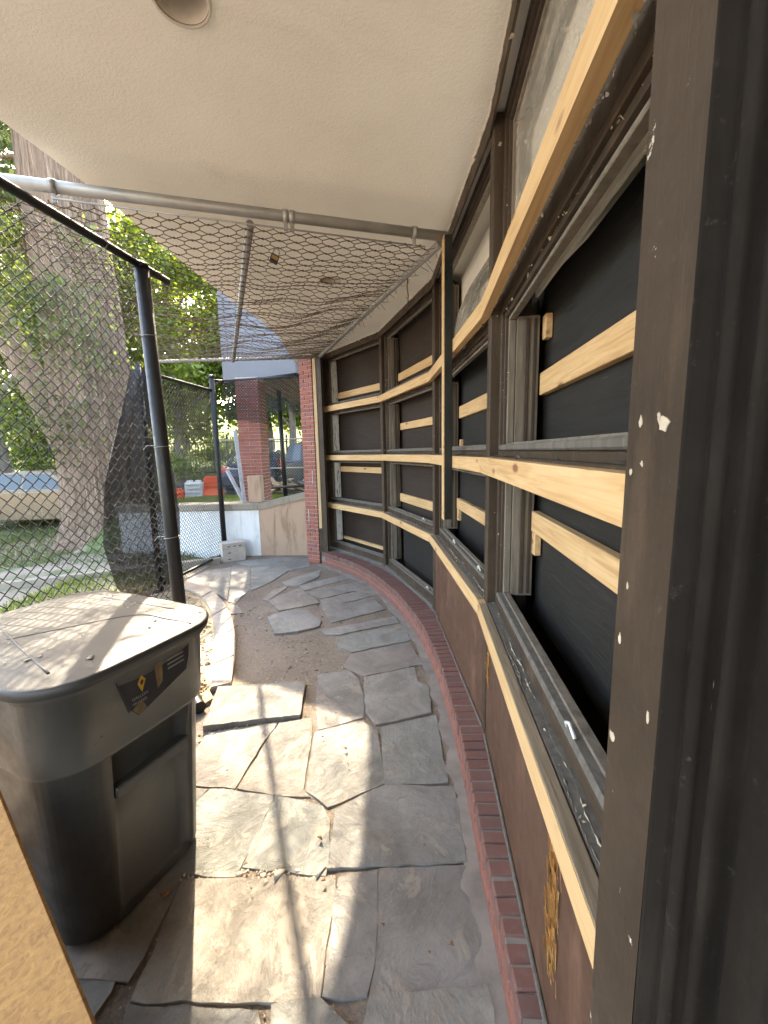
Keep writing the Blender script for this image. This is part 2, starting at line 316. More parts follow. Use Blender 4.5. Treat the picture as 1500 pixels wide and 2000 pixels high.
MT = dict(plaster=mat_plaster(), new=mat_newwood(), jamb=mat_oldwood('weathered_jamb', (.10, .082, .062), (.19, .16, .125)),
  jambw=mat_oldwood('peeling_white_jamb', (.10, .08, .065), (.24, .2, .17), .55), aged=mat_oldwood('aged_batten', (.30, .20, .10), (.46, .33, .19)),
  wtop=mat_ply('weathered_rail_top', (.15, .115, .075), (.30, .235, .16)), sill=mat_oldwood('weathered_sill', (.07, .062, .052), (.14, .125, .105)),
  brown=mat_paint('brown_paint', (.040, .028, .020), (.06, .043, .031), .5), brownc=mat_paint('chipped_brown_paint', (.040, .027, .018), (.062, .043, .029), .55, .03, .25),
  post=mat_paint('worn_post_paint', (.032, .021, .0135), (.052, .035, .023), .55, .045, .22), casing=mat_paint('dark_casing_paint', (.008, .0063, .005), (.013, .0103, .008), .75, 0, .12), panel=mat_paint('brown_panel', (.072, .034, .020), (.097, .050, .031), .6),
  blackp=mat_ply('black_plywood', (.006, .0056, .005), (.017, .016, .0145), .6), brownp=mat_ply('brown_plywood', (.022, .0135, .009), (.038, .025, .018), .85),
  blackpaint=mat_paint('black_paint', (.006, .007, .006), (.014, .015, .013), .35), brick=mat_brick(), brickd=mat_brick('worn_brick', .15, (.20, .075, .052)),
  mortar=mat_simple('mortar', (.40, .36, .31), .95, bump=.5), mortard=mat_simple('dirty_mortar', (.19, .17, .15), .95, bump=.5), flag=mat_flag(), dirt=mat_dirt(),
  gravel=mat_dirt('gravel', (.26, .19, .11), (.40, .32, .21), (.5, .46, .4)), edging=mat_simple('stone_edging', (.30, .26, .215), .9, var=.3, scale=16, bump=.9, bs=60),
  white=mat_wallpaint('white_wall_paint', (.70, .70, .69), (.33, .31, .28), .55), tan=mat_wallpaint('tan_stucco', (.40, .27, .185), (.17, .105, .06), .8),
  cap=mat_wallpaint('concrete_cap', (.26, .22, .17), (.12, .10, .08), .8), block=mat_simple('concrete_block', (.44, .39, .34), .9, var=.15, bump=.5),
  galv=mat_simple('galvanised_pipe', (.30, .29, .27), .5, .55, .25, 5, .05), blackpipe=mat_simple('black_vinyl', (.007, .007, .007), .5, 0, .3, 12, .08),
  wirev=mat_simple('vinyl_wire', (.010, .010, .010), .75, 0, .3, 12, 0), worn=mat_brick('worn_kerb_brick', .25, (.115, .062, .05)), rust=mat_simple('rusty_wire', (.10, .062, .038), .75, .2, .4, 20, 0), fascia=mat_simple('grey_fascia_paint', (.115, .118, .135), .6, 0, .05, 3, .05),
  slat=mat_oldwood('ceiling_slats', (.22, .15, .09), (.34, .24, .15)), bin=mat_bin(), lid=mat_lid(),
  dark=mat_simple('black_plastic', (.012, .012, .012), .5), osb=mat_osb(), scrim=mat_scrim(), glass=mat_glass('dusty_sheen_glass', .5), glassd=mat_glass('dark_glass', .12),
  trim=mat_simple('cream_trim', (.62, .55, .45), .5, 0, .05), white_plastic=mat_simple('white_plastic', (.62, .62, .6), .5),
  orange=mat_simple('orange_plastic', (.75, .095, .018), .5, 0, .12, 4), bark=mat_bark('redwood_bark', (.21, .14, .095), (.41, .295, .21), (13, 13, .8)),
  barkg=mat_bark('grey_bark', (.16, .135, .115), (.27, .24, .205), (6, 6, 2)), grassg=mat_grass_ground(),
  leafy=mat_leaf('sunny_leaves', [(0, (.09, .15, .02)), (.5, (.16, .235, .035)), (1, (.25, .31, .055))], .55),
  leafd=mat_leaf('dark_leaves', [(0, (.06, .085, .03)), (.6, (.11, .15, .05)), (1, (.18, .22, .065))], .55),
  asphalt=mat_simple('asphalt', (.06, .06, .062), .9, 0, .2, 30, .4, 120), iron=mat_simple('black_iron', (.012, .012, .013), .5),
  rubber=mat_simple('rubber', (.012, .012, .012), .8), rim=mat_simple('alloy_rim', (.45, .45, .46), .3, .8, .05), silver=mat_simple('silver_car_paint', (.16, .125, .085), .22, .35, .03, 2, 0),
  blue=mat_simple('blue_car_paint', (.03, .042, .075), .22, .3, .03, 2, 0), darkcar=mat_simple('dark_car_paint', (.035, .04, .045), .2, .3, .03, 2, 0), red=mat_simple('red_lens', (.5, .02, .015), .25, 0, .05), brass=mat_simple('brass', (.35, .22, .08), .35, .8),
  chip=mat_simple('bare_primer', (.40, .34, .255), .85, 0, .15, 30, .3), splinter=mat_ply('raw_splintered_wood', (.48, .24, .07), (.66, .40, .16)), yellow=mat_simple('yellow_print', (.30, .155, .012), .5, 0, .03), greyprint=mat_simple('grey_print', (.14, .125, .105), .6, 0, .1), brownprint=mat_simple('brown_print', (.10, .06, .025), .5, 0, .5, 24),
  dryleaf=mat_simple('dry_leaf', (.20, .085, .03), .8), litter=mat_simple('pebble_litter', (.36, .31, .25), .9, 0, .5, 3, 0), pole=mat_simple('grey_pvc', (.36, .36, .37), .6))

# ================================================================== TERRAIN
def tz(x, y):
    x = np.asarray(x, float); y = np.asarray(y, float)
    right = .86 - .34*smooth(9, 14, y) + .75*smooth(16.5, 20, y)
    left = .02 + .12*smooth(6, 9, y) + .42*smooth(10.5, 14, y) + .75*smooth(16.5, 20, y)
    a = smooth(-6.0, -4.9, x)*(y > 7.7); z = left*(1-a)+right*a
    z = np.where((x > -3.2) & (y < 7.7), -.06, z)
    z = z - .08*smooth(-4.2, -3.2, x)*(y < 7.7)*(x <= -3.2)
    return z + 5.2*smooth(21, 42, y) + 2*smooth(42, 90, y)
gx = np.unique(np.concatenate([np.arange(-12, 4, .4), np.arange(-60, -12, 3), np.arange(4, 60, 4), [-400, -200, -110, 110, 200, 400]]))
gy = np.unique(np.concatenate([np.arange(-6, 7.4, .5), [7.62, 7.78], np.arange(8, 24, .4), np.arange(24, 60, 3), [-400, -200, -100, -50, -20, 80, 110, 160, 260, 400, 800]]))
X, Y = np.meshgrid(gx, gy); Z = tz(X, Y) + .03*np.sin(X*2.1)*np.cos(Y*1.7)*((X < -3.4) | (Y > 8))
nx = len(gx); idx = np.arange(len(gy)-1)[:, None]*nx+np.arange(nx-1)[None, :]
quads = np.stack([idx, idx+1, idx+1+nx, idx+nx], -1).reshape(-1, 4)
ter = npmesh('ground', np.stack([X, Y, Z], -1).reshape(-1, 3), quads, MT['grassg'], smooth=True); tag(ter, kind='structure')
rx = np.arange(-40, 20, 2.0); ry = np.array([13.6, 14.4, 15.4, 16.4, 17.0]); X, Y = np.meshgrid(rx, ry); Z = tz(X, Y)+.09; nx = len(rx)
idx = np.arange(len(ry)-1)[:, None]*nx+np.arange(nx-1)[None, :]
road = npmesh('road', np.stack([X, Y, Z], -1).reshape(-1, 3), np.stack([idx, idx+1, idx+1+nx, idx+nx], -1).reshape(-1, 4), MT['asphalt']); tag(road, kind='structure')

# terrace floor: earth with flagstones
CURB = spline([(-1.09, 6.86), (-.41, 6.0), (.04, 5.01), (.304, 4.04), (.407, 3.25), (.43, 2.59), (.424, 2.1), (.40, 1.61), (.385, 1.2), (.36, .7), (.30, 0), (.18, -1.0)], 10)
tx = np.arange(-3.3, 1.3, .05); ty = np.arange(-2.5, 7.6, .05); X, Y = np.meshgrid(tx, ty)
def vnoise(X, Y, s, seed):
    r = np.random.default_rng(seed); gN = r.random((200, 200)); x = X*s+50; y = Y*s+50; i = np.floor(x).astype(int) % 199; j = np.floor(y).astype(int) % 199
    fx = x-np.floor(x); fy = y-np.floor(y); fx = fx*fx*(3-2*fx); fy = fy*fy*(3-2*fy)
    return (gN[i, j]*(1-fx)+gN[i+1, j]*fx)*(1-fy)+(gN[i, j+1]*(1-fx)+gN[i+1, j+1]*fx)*fy-.5
Z = .006*vnoise(X, Y, 2.2, 1)+.006*vnoise(X, Y, 7, 2)+.006*vnoise(X, Y, 17, 3)+.002
nx = len(tx); idx = np.arange(len(ty)-1)[:, None]*nx+np.arange(nx-1)[None, :]
terr = npmesh('terrace_floor', np.stack([X, Y, Z], -1).reshape(-1, 3), np.stack([idx, idx+1, idx+1+nx, idx+nx], -1).reshape(-1, 4), MT['dirt'], smooth=True)
tag(terr, kind='structure')
STONES = [[(-1.366, 3.063), (-0.685, 3.148), (-0.643, 2.712), (-1.278, 2.592)], [(-0.601, 3.284), (-0.324, 3.34), (-0.234, 3.174), (-0.179, 2.887), (-0.185, 2.703), (-0.483, 2.579), (-0.547, 2.874)], [(-0.194, 3.236), (0.234, 3.38), (0.251, 3.156), (0.327, 3.077), (0.313, 2.745), (-0.088, 2.621), (-0.163, 2.773)], [(-0.045, 2.593), (0.339, 2.709), (0.333, 2.106), (-0.026, 2.1)], [(-0.501, 2.559), (-0.19, 2.657), (-0.073, 2.545), (-0.035, 2.105), (-0.336, 1.956), (-0.47, 2.065), (-0.49, 2.337)], [(-0.772, 2.66), (-0.56, 2.699), (-0.519, 2.528), (-0.509, 2.32), (-0.491, 2.073), (-0.442, 2.023), (-0.652, 2.045), (-0.869, 2.09), (-0.812, 2.467)], [(-1.242, 2.571), (-0.789, 2.661), (-0.832, 2.478), (-0.888, 2.093), (-1.162, 2.127), (-1.258, 2.306)], [(-1.163, 2.105), (-1.039, 2.084), (-1.089, 1.959), (-1.105, 1.959)], [(-1.026, 2.09), (-0.651, 2.031), (-0.707, 1.598), (-1.017, 1.622), (-1.154, 1.914), (-1.082, 1.949)], [(-0.636, 2.036), (-0.366, 1.954), (-0.316, 1.865), (-0.301, 1.597), (-0.694, 1.645)], [(-0.29, 1.93), (-0.161, 2.019), (-0.028, 2.09), (0.361, 2.066), (0.345, 1.647), (-0.292, 1.623)], [(-0.936, 1.584), (-0.255, 1.584), (-0.266, 1.179), (-0.374, 1.166), (-0.92, 1.177), (-0.922, 1.319)], [(-0.234, 1.579), (-0.176, 1.592), (-0.065, 1.608), (-0.072, 1.267), (-0.096, 1.181), (-0.251, 1.18)], [(-0.052, 1.615), (0.35, 1.618), (0.328, 1.204), (-0.081, 1.176)], [(-0.083, 1.168), (0.328, 1.197), (0.326, 0.879), (-0.141, 0.885)], [(-0.925, 1.163), (-0.473, 1.138), (-0.367, 0.888), (-0.847, 0.894)], [(-0.42, 1.151), (-0.258, 1.166), (-0.136, 1.081), (-0.177, 0.86), (-0.331, 0.888)], [(-1.22, 1.245), (-0.969, 1.234), (-0.947, 1.524), (-0.968, 1.612), (-1.099, 1.638), (-1.287, 1.412)], [(-1.365, 4.513), (-1.316, 4.616), (-0.965, 4.187), (-0.956, 4.142), (-1.183, 4.109)], [(-1.316, 4.616), (-1.144, 4.736), (-0.966, 4.708), (-0.751, 4.43), (-0.746, 4.268), (-0.941, 4.162)], [(-1.526, 5.125), (-1.212, 5.581), (-0.86, 5.0), (-1.296, 4.764)], [(-1.23, 5.714), (-0.661, 6.171), (-0.552, 5.98), (-1.121, 5.499)], [(-1.09, 5.422), (-0.398, 5.825), (-0.28, 5.521), (-0.848, 5.173)], [(-0.841, 5.128), (-0.245, 5.468), (-0.141, 5.244), (-0.76, 4.831)], [(-0.769, 4.826), (-0.183, 5.114), (-0.024, 4.731), (-0.613, 4.385)], [(-0.686, 4.173), (0.081, 4.506), (0.123, 4.33), (-0.499, 4.064), (-0.628, 4.07)], [(-0.512, 3.992), (0.188, 4.261), (0.221, 3.897), (-0.331, 3.684), (-0.445, 3.743)], [(-0.328, 3.636), (0.222, 3.856), (0.292, 3.427), (-0.195, 3.262), (-0.379, 3.412)], [(-2.618, 6.794), (-2.292, 6.732), (-1.915, 5.549), (-1.94, 5.062), (-2.051, 5.112)], [(-3.061, 6.093), (-2.95, 6.568), (-2.625, 6.757), (-2.084, 5.157), (-2.254, 5.35), (-2.545, 5.614), (-2.938, 5.91)], [(-2.69, 7.109), (-1.894, 7.338), (-1.663, 6.721), (-1.584, 6.468), (-1.718, 5.885), (-1.886, 5.522), (-2.284, 6.768)], [(-1.871, 7.336), (-1.384, 7.253), (-1.291, 6.729), (-1.565, 6.466)], [(-1.618, 5.174), (-1.58, 5.503), (-1.426, 5.7), (-1.418, 5.594), (-1.542, 5.125)], [(-1.537, 5.873), (-1.346, 6.157), (-1.058, 6.463), (-1.036, 6.074), (-1.257, 5.716), (-1.432, 5.727)], [(-1.987, 4.94), (-1.887, 4.955), (-1.736, 4.731), (-1.884, 4.702)], [(-0.447, 5.452), (-0.139, 5.654), (-0.022, 5.426), (-0.132, 5.267)]]
STONES += [[(-.50, .85), (.0, .83), (.02, .35), (-.45, .3)], [(.03, .84), (.30, .82), (.24, .28), (.05, .3)], [(-1.2, .85), (-.55, .86), (-.5, .3), (-1.15, .25)], [(-.9, .22), (-.2, .26), (-.25, -.4), (-.95, -.45)], [(-.17, .27), (.23, .24), (.16, -.4), (-.2, -.38)],
  [(-1.75, 1.5), (-1.1, 1.55), (-1.02, 1.2), (-1.1, .9), (-1.8, .95)], [(-1.9, 2.2), (-1.25, 2.25), (-1.2, 1.62), (-1.85, 1.6)]]
def stone(poly, i):
    p = np.array(poly); c = p.mean(0); out = []
    n = len(p)
    for k in range(n):
        a, b = p[k], p[(k+1) % n]; L = np.linalg.norm(b-a); m = max(1, int(L/.06)); nr = np.array([-(b-a)[1], (b-a)[0]])/L
        for t in range(m):
            q = a+(b-a)*t/m
            if t: q = q+nr*RNG.normal(0, .0035)
            else: q = q+(c-q)*.008
            out.append(q)
    q = np.array(out)-c; q = q*(1+(.010 if i < 18 else .022)/max(.15, np.abs(q).max())); lift = .045 if i == 0 else (.028 if i in (18, 19) else .010+.005*RNG.random())
    an = RNG.uniform(0, 6.28); q = q @ np.array([[math.cos(an), -math.sin(an)], [math.sin(an), math.cos(an)]])
    bm = bmesh.new(); n = len(q); top = []
    for s, z in ((1.0, -.03), (1.0, lift-.004), (.992, lift)):
        top.append([bm.verts.new((x*s, y*s, z+(RNG.normal(0, .0015) if z > 0 else 0))) for x, y in q])
    for a, b in ((top[0], top[1]), (top[1], top[2])):
        for k in range(n): bm.faces.new((a[k], a[(k+1) % n], b[(k+1) % n], b[k]))
    bm.faces.new(top[2]); bmesh.ops.recalc_face_normals(bm, faces=bm.faces[:]); bmesh.ops.triangulate(bm, faces=[f for f in bm.faces if len(f.verts) > 4])
    me = bpy.data.meshes.new('flagstone'); bm.to_mesh(me); bm.free()
    W = Matrix.Translation((*c, 0)) @ Matrix.Rotation(RNG.normal(0, .003), 4, 'X') @ Matrix.Rotation(RNG.normal(0, .003) if i else .02, 4, 'Y') @ Matrix.Rotation(an, 4, 'Z')
    return mobj('flagstone', me, MT['flag'], terr, W)
for i, p in enumerate(STONES): stone(p, i)
# pebbles and litter lying on the earth (nobody could count them)
def scatter(name, n, region, size, mat, parent, seed, flat=.5, zf=None):
    r = np.random.default_rng(seed); base = np.array([(1, 0, 0), (-.5, .8, 0), (-.5, -.8, 0), (0, 0, 1), (0, 0, -1)], float)
    F = np.array([(0, 1, 3), (1, 2, 3), (2, 0, 3), (1, 0, 4), (2, 1, 4), (0, 2, 4)]); V = []; Q = []
    k = 0
    while k < n:
        x, y = region(r)
        if x is None: continue
        s = size*r.lognormal(0, .5); a = r.random()*6.28; v = base*np.array([s, s*r.uniform(.5, 1), s*flat])+r.normal(0, s*.15, (5, 3))
        v = v @ np.array([[math.cos(a), math.sin(a), 0], [-math.sin(a), math.cos(a), 0], [0, 0, 1]]); z = (zf(x, y) if zf else 0)+s*flat*.4
        V.append(v+np.array([x, y, z])); Q.append(F+5*k); k += 1
    o = npmesh(name, np.concatenate(V), np.concatenate(Q), mat, parent); tag(o, kind='stuff'); return o
def reg_floor(r): return r.uniform(-2.6, .3), r.uniform(.9, 7.2)
scatter('pebbles', 2600, reg_floor, .005, MT['litter'], terr, 3)
def reg_gap(r):
    a = r.uniform(0, 1)
    if a < .35: return r.uniform(-1.0, -.3), 1.62+r.normal(0, .02)
    if a < .6: return r.uniform(-1.3, -.65), 2.6+r.normal(0, .05)
    return r.uniform(-1.9, -.7), r.uniform(3.1, 5.0)
scatter('gravel_bits', 900, reg_gap, .009, MT['litter'], terr, 4)
def reg_soil(r): return r.uniform(-1.75, -.2), r.uniform(3.2, 6.1)
scatter('soil_clods', 1100, reg_soil, .006, MT['dirt'], terr, 8, .7)
scatter('twig_bits', 260, reg_soil, .010, MT['sill'], terr, 10, .15)
def reg_leaf(r): return r.uniform(-1.0, .35), r.uniform(.95, 3.2)
scatter('leaf_litter', 60, reg_leaf, .008, MT['dryleaf'], terr, 5, .25, lambda x, y: .032)

# curved stone edging with gravel bed
EO = spline([(-2.95, 5.9), (-2.46, 5.52), (-2.01, 4.91), (-1.68, 4.28), (-1.45, 3.69), (-1.28, 3.11)], 6); EI = spline([(-3.0, 5.65), (-2.5, 5.27), (-2.08, 4.65), (-1.77, 4.0), (-1.58, 3.5), (-1.43, 3.05)], 6)
edg = empty('stone_edging', (-1.9, 4.4, 0), 'curved band of pale stone edging beside the gravel', 'edging')
for a, b in ((0, 7), (7, 13), (13, 19), (19, 25), (25, 30)):
    po = [tuple(q*.997+r_*.003) for q, r_ in zip(EO[a:b+1], EI[a:b+1])]+[tuple(q) for q in EI[a:b+1]][::-1]
    c = np.mean(po, 0); c2 = [tuple((np.array(q)-c)*.992) for q in po]
    prism('edging_stone', c2, -.05, .055, MT['edging'], edg, Matrix.Translation((*c, 0)), .008)
gp = [tuple(q) for q in EI[3:]]+[(-1.36, 2.95), (-1.5, 2.7), (-2.4, 2.7), (-2.9, 4.0), (-3.1, 5.5)]
gb = prism('gravel_bed', gp, -.06, .03, MT['gravel']); tag(gb, 'tan gravel bed between curved edging and black fence post', 'gravel', kind='stuff')
def reg_gr(r):
    y = r.uniform(2.75, 5.4); xe = np.interp(y, EI[::-1, 1], EI[::-1, 0])-.03; return (xe-abs(r.normal(0, .35)), y)
scatter('gravel_stones', 1300, reg_gr, .011, MT['gravel'], gb, 6, .6, lambda x, y: .03)

# ================================================================== BRICK KERB UNDER THE WINDOWS
kerb = empty('brick_kerb', (.35, 3.2, 0), 'low curved red brick kerb at the foot of the boarded windows', 'kerb')
d = np.gradient(CURB, axis=0); d /= np.linalg.norm(d, axis=1)[:, None]; nrm = np.stack([-d[:, 1], d[:, 0]], 1)
nrm *= np.sign(nrm[40] @ np.array([1, 0.]))
inner = CURB+nrm*.36
core = [tuple(q+n_*.008) for q, n_ in zip(CURB, nrm)]+[tuple(q) for q in inner][::-1]
prism('mortar_bed', core, -.05, .213, MT['mortard'], kerb)
fil = [tuple(q+n_*.006) for q, n_ in zip(CURB, nrm)]+[tuple(q-n_*(.07+.02*math.sin(i*.9)+.012*math.sin(i*2.3))) for i, (q, n_) in enumerate(zip(CURB, nrm))][::-1]
prism('mortar_fillet', fil, -.05, .0105, MT['mortard'], kerb)
cum = np.concatenate([[0], np.cumsum(np.linalg.norm(np.diff(CURB, axis=0), axis=1))])
def at_s(s): return np.array([np.interp(s, cum, CURB[:, 0]), np.interp(s, cum, CURB[:, 1])]), np.array([np.interp(s, cum, nrm[:, 0]), np.interp(s, cum, nrm[:, 1])])
bt = boxmesh('brick', .060, .205, .075, .006); bt.materials.append(MT['worn']); bs_ = boxmesh('brick', .198, .09, .060, .005); bs_.materials.append(MT['brickd'])
def fr(p, n_, z):   # frame: x along kerb, y inwards
    n_ = n_/np.linalg.norm(n_); return Matrix(((n_[1], n_[0], 0, p[0]), (-n_[0], n_[1], 0, p[1]), (0, 0, 1, z), (0, 0, 0, 1)))
s = .04
while s < cum[-1]-1.2:
    p, n_ = at_s(s); mobj('brick', bt, None, kerb, fr(p+n_*.1025+RNG.normal(0, .0025, 2), n_, .184+RNG.normal(0, .002)) @ Matrix.Rotation(RNG.normal(0, .015), 4, 'Z')); s += .0695
for row, z in enumerate((.04, .110)):
    s = .1+.1*row
    while s < cum[-1]-1.2:
        p, n_ = at_s(s); mobj('brick', bs_, None, kerb, fr(p+n_*.047+RNG.normal(0, .001, 2), n_, z)); s += .208

# ================================================================== SOFFIT
Z0 = 3.52
SE = spline([(-3.2, -4), (-2.5, -1.2), (-2.03, 1.0), (-1.81, 2.24), (-1.73, 2.84), (-1.69, 3.35), (-1.63, 4.1), (-1.56, 4.75), (-1.46, 5.3), (-1.43, 6.1), (-1.5, 7.0), (-1.55, 7.74)], 6)
sof = empty('porch_soffit', (-.5, 2.5, 3.52), 'cream stucco soffit curving over the terrace', 'soffit')
L1, L2 = (-.69, 1.72), (-.47, 4.17); RL = .095
def circ(c, r, n=28): return [(c[0]+r*math.cos(t*2*math.pi/n), c[1]+r*math.sin(t*2*math.pi/n)) for t in range(n)]
bm = bmesh.new(); loops = [[tuple(q) for q in SE]+[(1.7, 7.74), (1.7, -4)], circ(L1, RL), circ(L2, RL)]; ee = []
for lp in loops:
    vv = [bm.verts.new((x, y, Z0)) for x, y in lp]; ee += [bm.edges.new((vv[i], vv[(i+1) % len(vv)])) for i in range(len(vv))]
bmesh.ops.triangle_fill(bm, use_beauty=True, edges=ee)
bmesh.ops.recalc_face_normals(bm, faces=bm.faces[:])
me = bpy.data.meshes.new('soffit_plaster'); bm.to_mesh(me); bm.free(); mobj('soffit_plaster', me, MT['plaster'], sof)
n = len(SE); fv = [(x, y, Z0-.0) for x, y in SE]+[(x, y, 4.3) for x, y in SE]
pyd('roof_fascia', fv, [(i, i+1, n+i+1, n+i) for i in range(n-1)], MT['fascia'], sof)
rp = [tuple(q) for q in SE]+[(1.7, 7.74), (1.7, -4)]
pyd('roof_deck', [(x, y, 4.3) for x, y in rp], [list(range(len(rp)))], MT['fascia'], sof)
box('roof_edge', (1.69, -4, 3.52), (1.75, 7.74, 4.32), MT['fascia'], sof); box('roof_edge', (-3.2, -4.06, 3.52), (1.75, -4, 4.32), MT['fascia'], sof)
for c, lab in ((L1, 'cream recessed light can in the soffit near the top of the picture'), (L2, 'recessed light in the soffit above the wire net')):
    lt = empty('recessed_light', (*c, Z0), lab, 'light')
    a = circ((0, 0), RL-.002); v = [(x, y, .0) for x, y in a]+[(x*.94, y*.94, .16) for x, y in a]; m_ = len(a)
    pyd('can', v, [(i, (i+1) % m_, m_+(i+1) % m_, m_+i) for i in range(m_)], MT['trim'], lt, Matrix.Translation((*c, Z0)), True)
    v = [(x*1.13, y*1.13, -.001) for x, y in a]+[(x*1.09, y*1.09, -.009) for x, y in a]+[(x, y, -.006) for x, y in a]
    pyd('trim_ring', v, [(i, (i+1) % m_, m_+(i+1) % m_, m_+i) for i in range(m_)]+[(m_+i, m_+(i+1) % m_, 2*m_+(i+1) % m_, 2*m_+i) for i in range(m_)], MT['trim'], lt, Matrix.Translation((*c, Z0)), True)
    pyd('lamp_disc', [(x*.955, y*.955, .105) for x, y in a], [list(range(m_))], MT['dark'], lt, Matrix.Translation((*c, Z0)))

# ================================================================== CURVED WINDOW WALL
MP = [np.array(p) for p in [(-1.006, 7.21), (-.011, 5.87), (.509, 4.17), (.570, 2.258), (.40, .55)]]
wall = empty('window_wall', (.5, 3.6, 0), 'curved dark brown window wall boarded up behind fresh lumber rails', 'wall')
DIR = []; NRM = []; LEN = []
for k in range(4):
    v = MP[k+1]-MP[k]; l = np.linalg.norm(v); v = v/l; n_ = np.array([v[1], -v[0]])
    if n_ @ (np.array([-.6, 3])-MP[k]) < 0: n_ = -n_
    DIR.append(v); NRM.append(n_); LEN.append(l)
def BW(k):   # bay frame: x along the bay (far to near), y outwards (towards the terrace), z up
    d_, n_ = DIR[k], NRM[k]; return Matrix(((d_[0], n_[0], 0, MP[k][0]), (d_[1], n_[1], 0, MP[k][1]), (0, 0, 1, 0), (0, 0, 0, 1)))
ROWS = [(2.60, 3.50, 2.73, 3.40), (1.81, 2.60, 1.93, 2.53), (.99, 1.81, 1.13, 1.73), (.215, .99, .36, .93)]
def mitre(k, off):     # point on the bend between bays k-1 and k at distance off outwards
    if k == 0: return MP[0]+NRM[0]*off
    if k == 4: return MP[4]+NRM[3]*off
    a = NRM[k-1]+NRM[k]; return MP[k]+a*(off/(1+NRM[k-1] @ NRM[k]))
# mullions
for k in range(5):
    n_ = NRM[0] if k == 0 else NRM[3] if k == 4 else (NRM[k-1]+NRM[k]); n_ = n_/np.linalg.norm(n_)
    if k == 4: continue
    W = Matrix(((-n_[1], n_[0], 0, MP[k][0]), (n_[0], n_[1], 0, MP[k][1]), (0, 0, 1, 0), (0, 0, 0, 1)))
    box('mullion', (-.036, -.21, .214), (.036, -.001, 3.50), MT['brownc'], wall, W, .004)
def tidx(z): return z
BRACE = {(0, 0): (2.80, 2.90, .03, .02), (0, 2): (1.57, 1.66, -.01, 0), (0, 3): (.37, .42, 0, 0), (1, 0): (2.84, 2.94, .02, .03), (1, 1): (2.19, 2.28, 0, .0), (1, 2): (1.20, 1.31, 0, 0),
  (2, 1): (2.20, 2.31, .0, 0), (2, 2): (1.33, 1.43, 0, 0), (3, 1): (2.16, 2.265, .0, 0), (3, 2): (1.475, 1.58, 0, 0)}
for k in range(4):
    W = BW(k); L = LEN[k]; u0, u1 = .04, L-.04
    if k == 3: u1 = L-.02
    for r, (c0, c1, z0, z1) in enumerate(ROWS):
        if r == 3 and k >= 2: continue
        a0, a1 = u0+.075, u1-.035
        def ring(o0, o1, p0, p1, i0, i1, q0, q1, dA, dB):
            return [((o0, dA, p0), (o1, dB, q0)), ((o0, dA, q1), (o1, dB, p1)), ((o0, dA, q0), (i0, dB, q1)), ((i1, dA, q0), (o1, dB, q1))]
        fr_ = ring(u0, u1, c0, c1, a0-.035, a1+.018, z0-.04, z1+.04, -.118, -.05)
        win = multibox('window', fr_, MT['brownc'], wall, W, .003)
        multibox('sash', ring(a0-.035, a1+.018, z0-.04, z1+.04, a0-.018, a1+.008, z0-.016, z1+.016, -.116, -.066), MT['brown'], win, W, .002)
        multibox('glazing_bead', ring(a0-.018, a1+.008, z0-.016, z1+.016, a0, a1, z0, z1, -.114, -.080), MT['jamb'], win, W, .003)
        multibox('sash_rail', [((a0-.03, -.09, z0-.036), (a1+.01, -.048, z0-.008))], MT['sill'], win, W, .006)
        jm = MT['jambw'] if (k == 0) else MT['jamb']
        multibox('jamb', [((a0-.012, -.225, z0-.012), (a0+.012, -.1165, z1+.012))], jm, win, W, .002)
        multibox('groove_shade', [((a0+.0125, -.175, z0+.004), (a0+.024, -.155, z1-.004)), ((a0+.0125, -.21, z0+.004), (a0+.019, -.195, z1-.004))], MT['brown'] if k else jm, win, W, .002)  # thin strips drawn in place of the shaded grooves in the jamb
        pm = MT['brownp'] if k < 2 else MT['blackp']
        y = -.250-.018*(r % 2)
        if r == 0 and k == 3:
            pyd('glass_pane', [(a0, -.094, z0), (a1, -.094, z0), (a1, -.094, z1), (a0, -.094, z1)], [(0, 1, 2, 3)], MT['glass'], win, W)  # dust on the pane also paints in the soffit's pale reflection
            box('inner_board', (a0-.02, -.22, z0-.1), (a1+.02, -.205, z1+.1), MT['plaster'], win, W); continue
        if r == 0 and k == 2:
            box('backing_panel', (a0-.05, -.31, z0-.1), (a1+.05, -.295, z1+.1), MT['blackp'], win, W)
            pyd('glass_shard', [(a0+.02, -.16, z0), (a1-.02, -.16, z0), (a1, -.2, z0+.45), (a0+.5, -.2, z0+.47), (a0+.12, -.19, z0+.40), (a0+.05, -.17, z0+.22)], [(0, 1, 2, 3, 4, 5)], MT['glass'], win, W)
            box('torn_board', (a0-.02, -.27, z0+.36), (a1+.02, -.255, z1+.08), MT['plaster'], win, W); continue
        pl = box('backing_panel', (a0-.05, y-.015, z0-.14), (a1+.05, y, z1+.14), pm, win, W @ Matrix.Translation((0, RNG.normal(0, .004), 0)), .001)
        if (k, r) == (1, 3):
            pn = box('loose_panel', (a0+.16, -.225, z0+.03), (a1-.05, -.205, z1-.06), MT['blackp'], win, W @ Matrix.Rotation(.03, 4, 'Y'))
        if (k, r) in BRACE:
            b0, b1, t0, t1 = BRACE[(k, r)]
            box('brace', (a0+.026, y+.002, b0), (a1+.02, y+.040, b1), MT['new'], win, W, .003)
            if k >= 2 and r in (1, 2):
                bz = (2.42, 2.53) if (k, r) == (3, 1) else (b0-.12, b0-.004) if r == 2 else (b0-.33, b0-.2)
                box('block', (a0+.026, y+.002, bz[0]), (a0+.08, y+.035, bz[1]), MT['new'], win, W, .003)
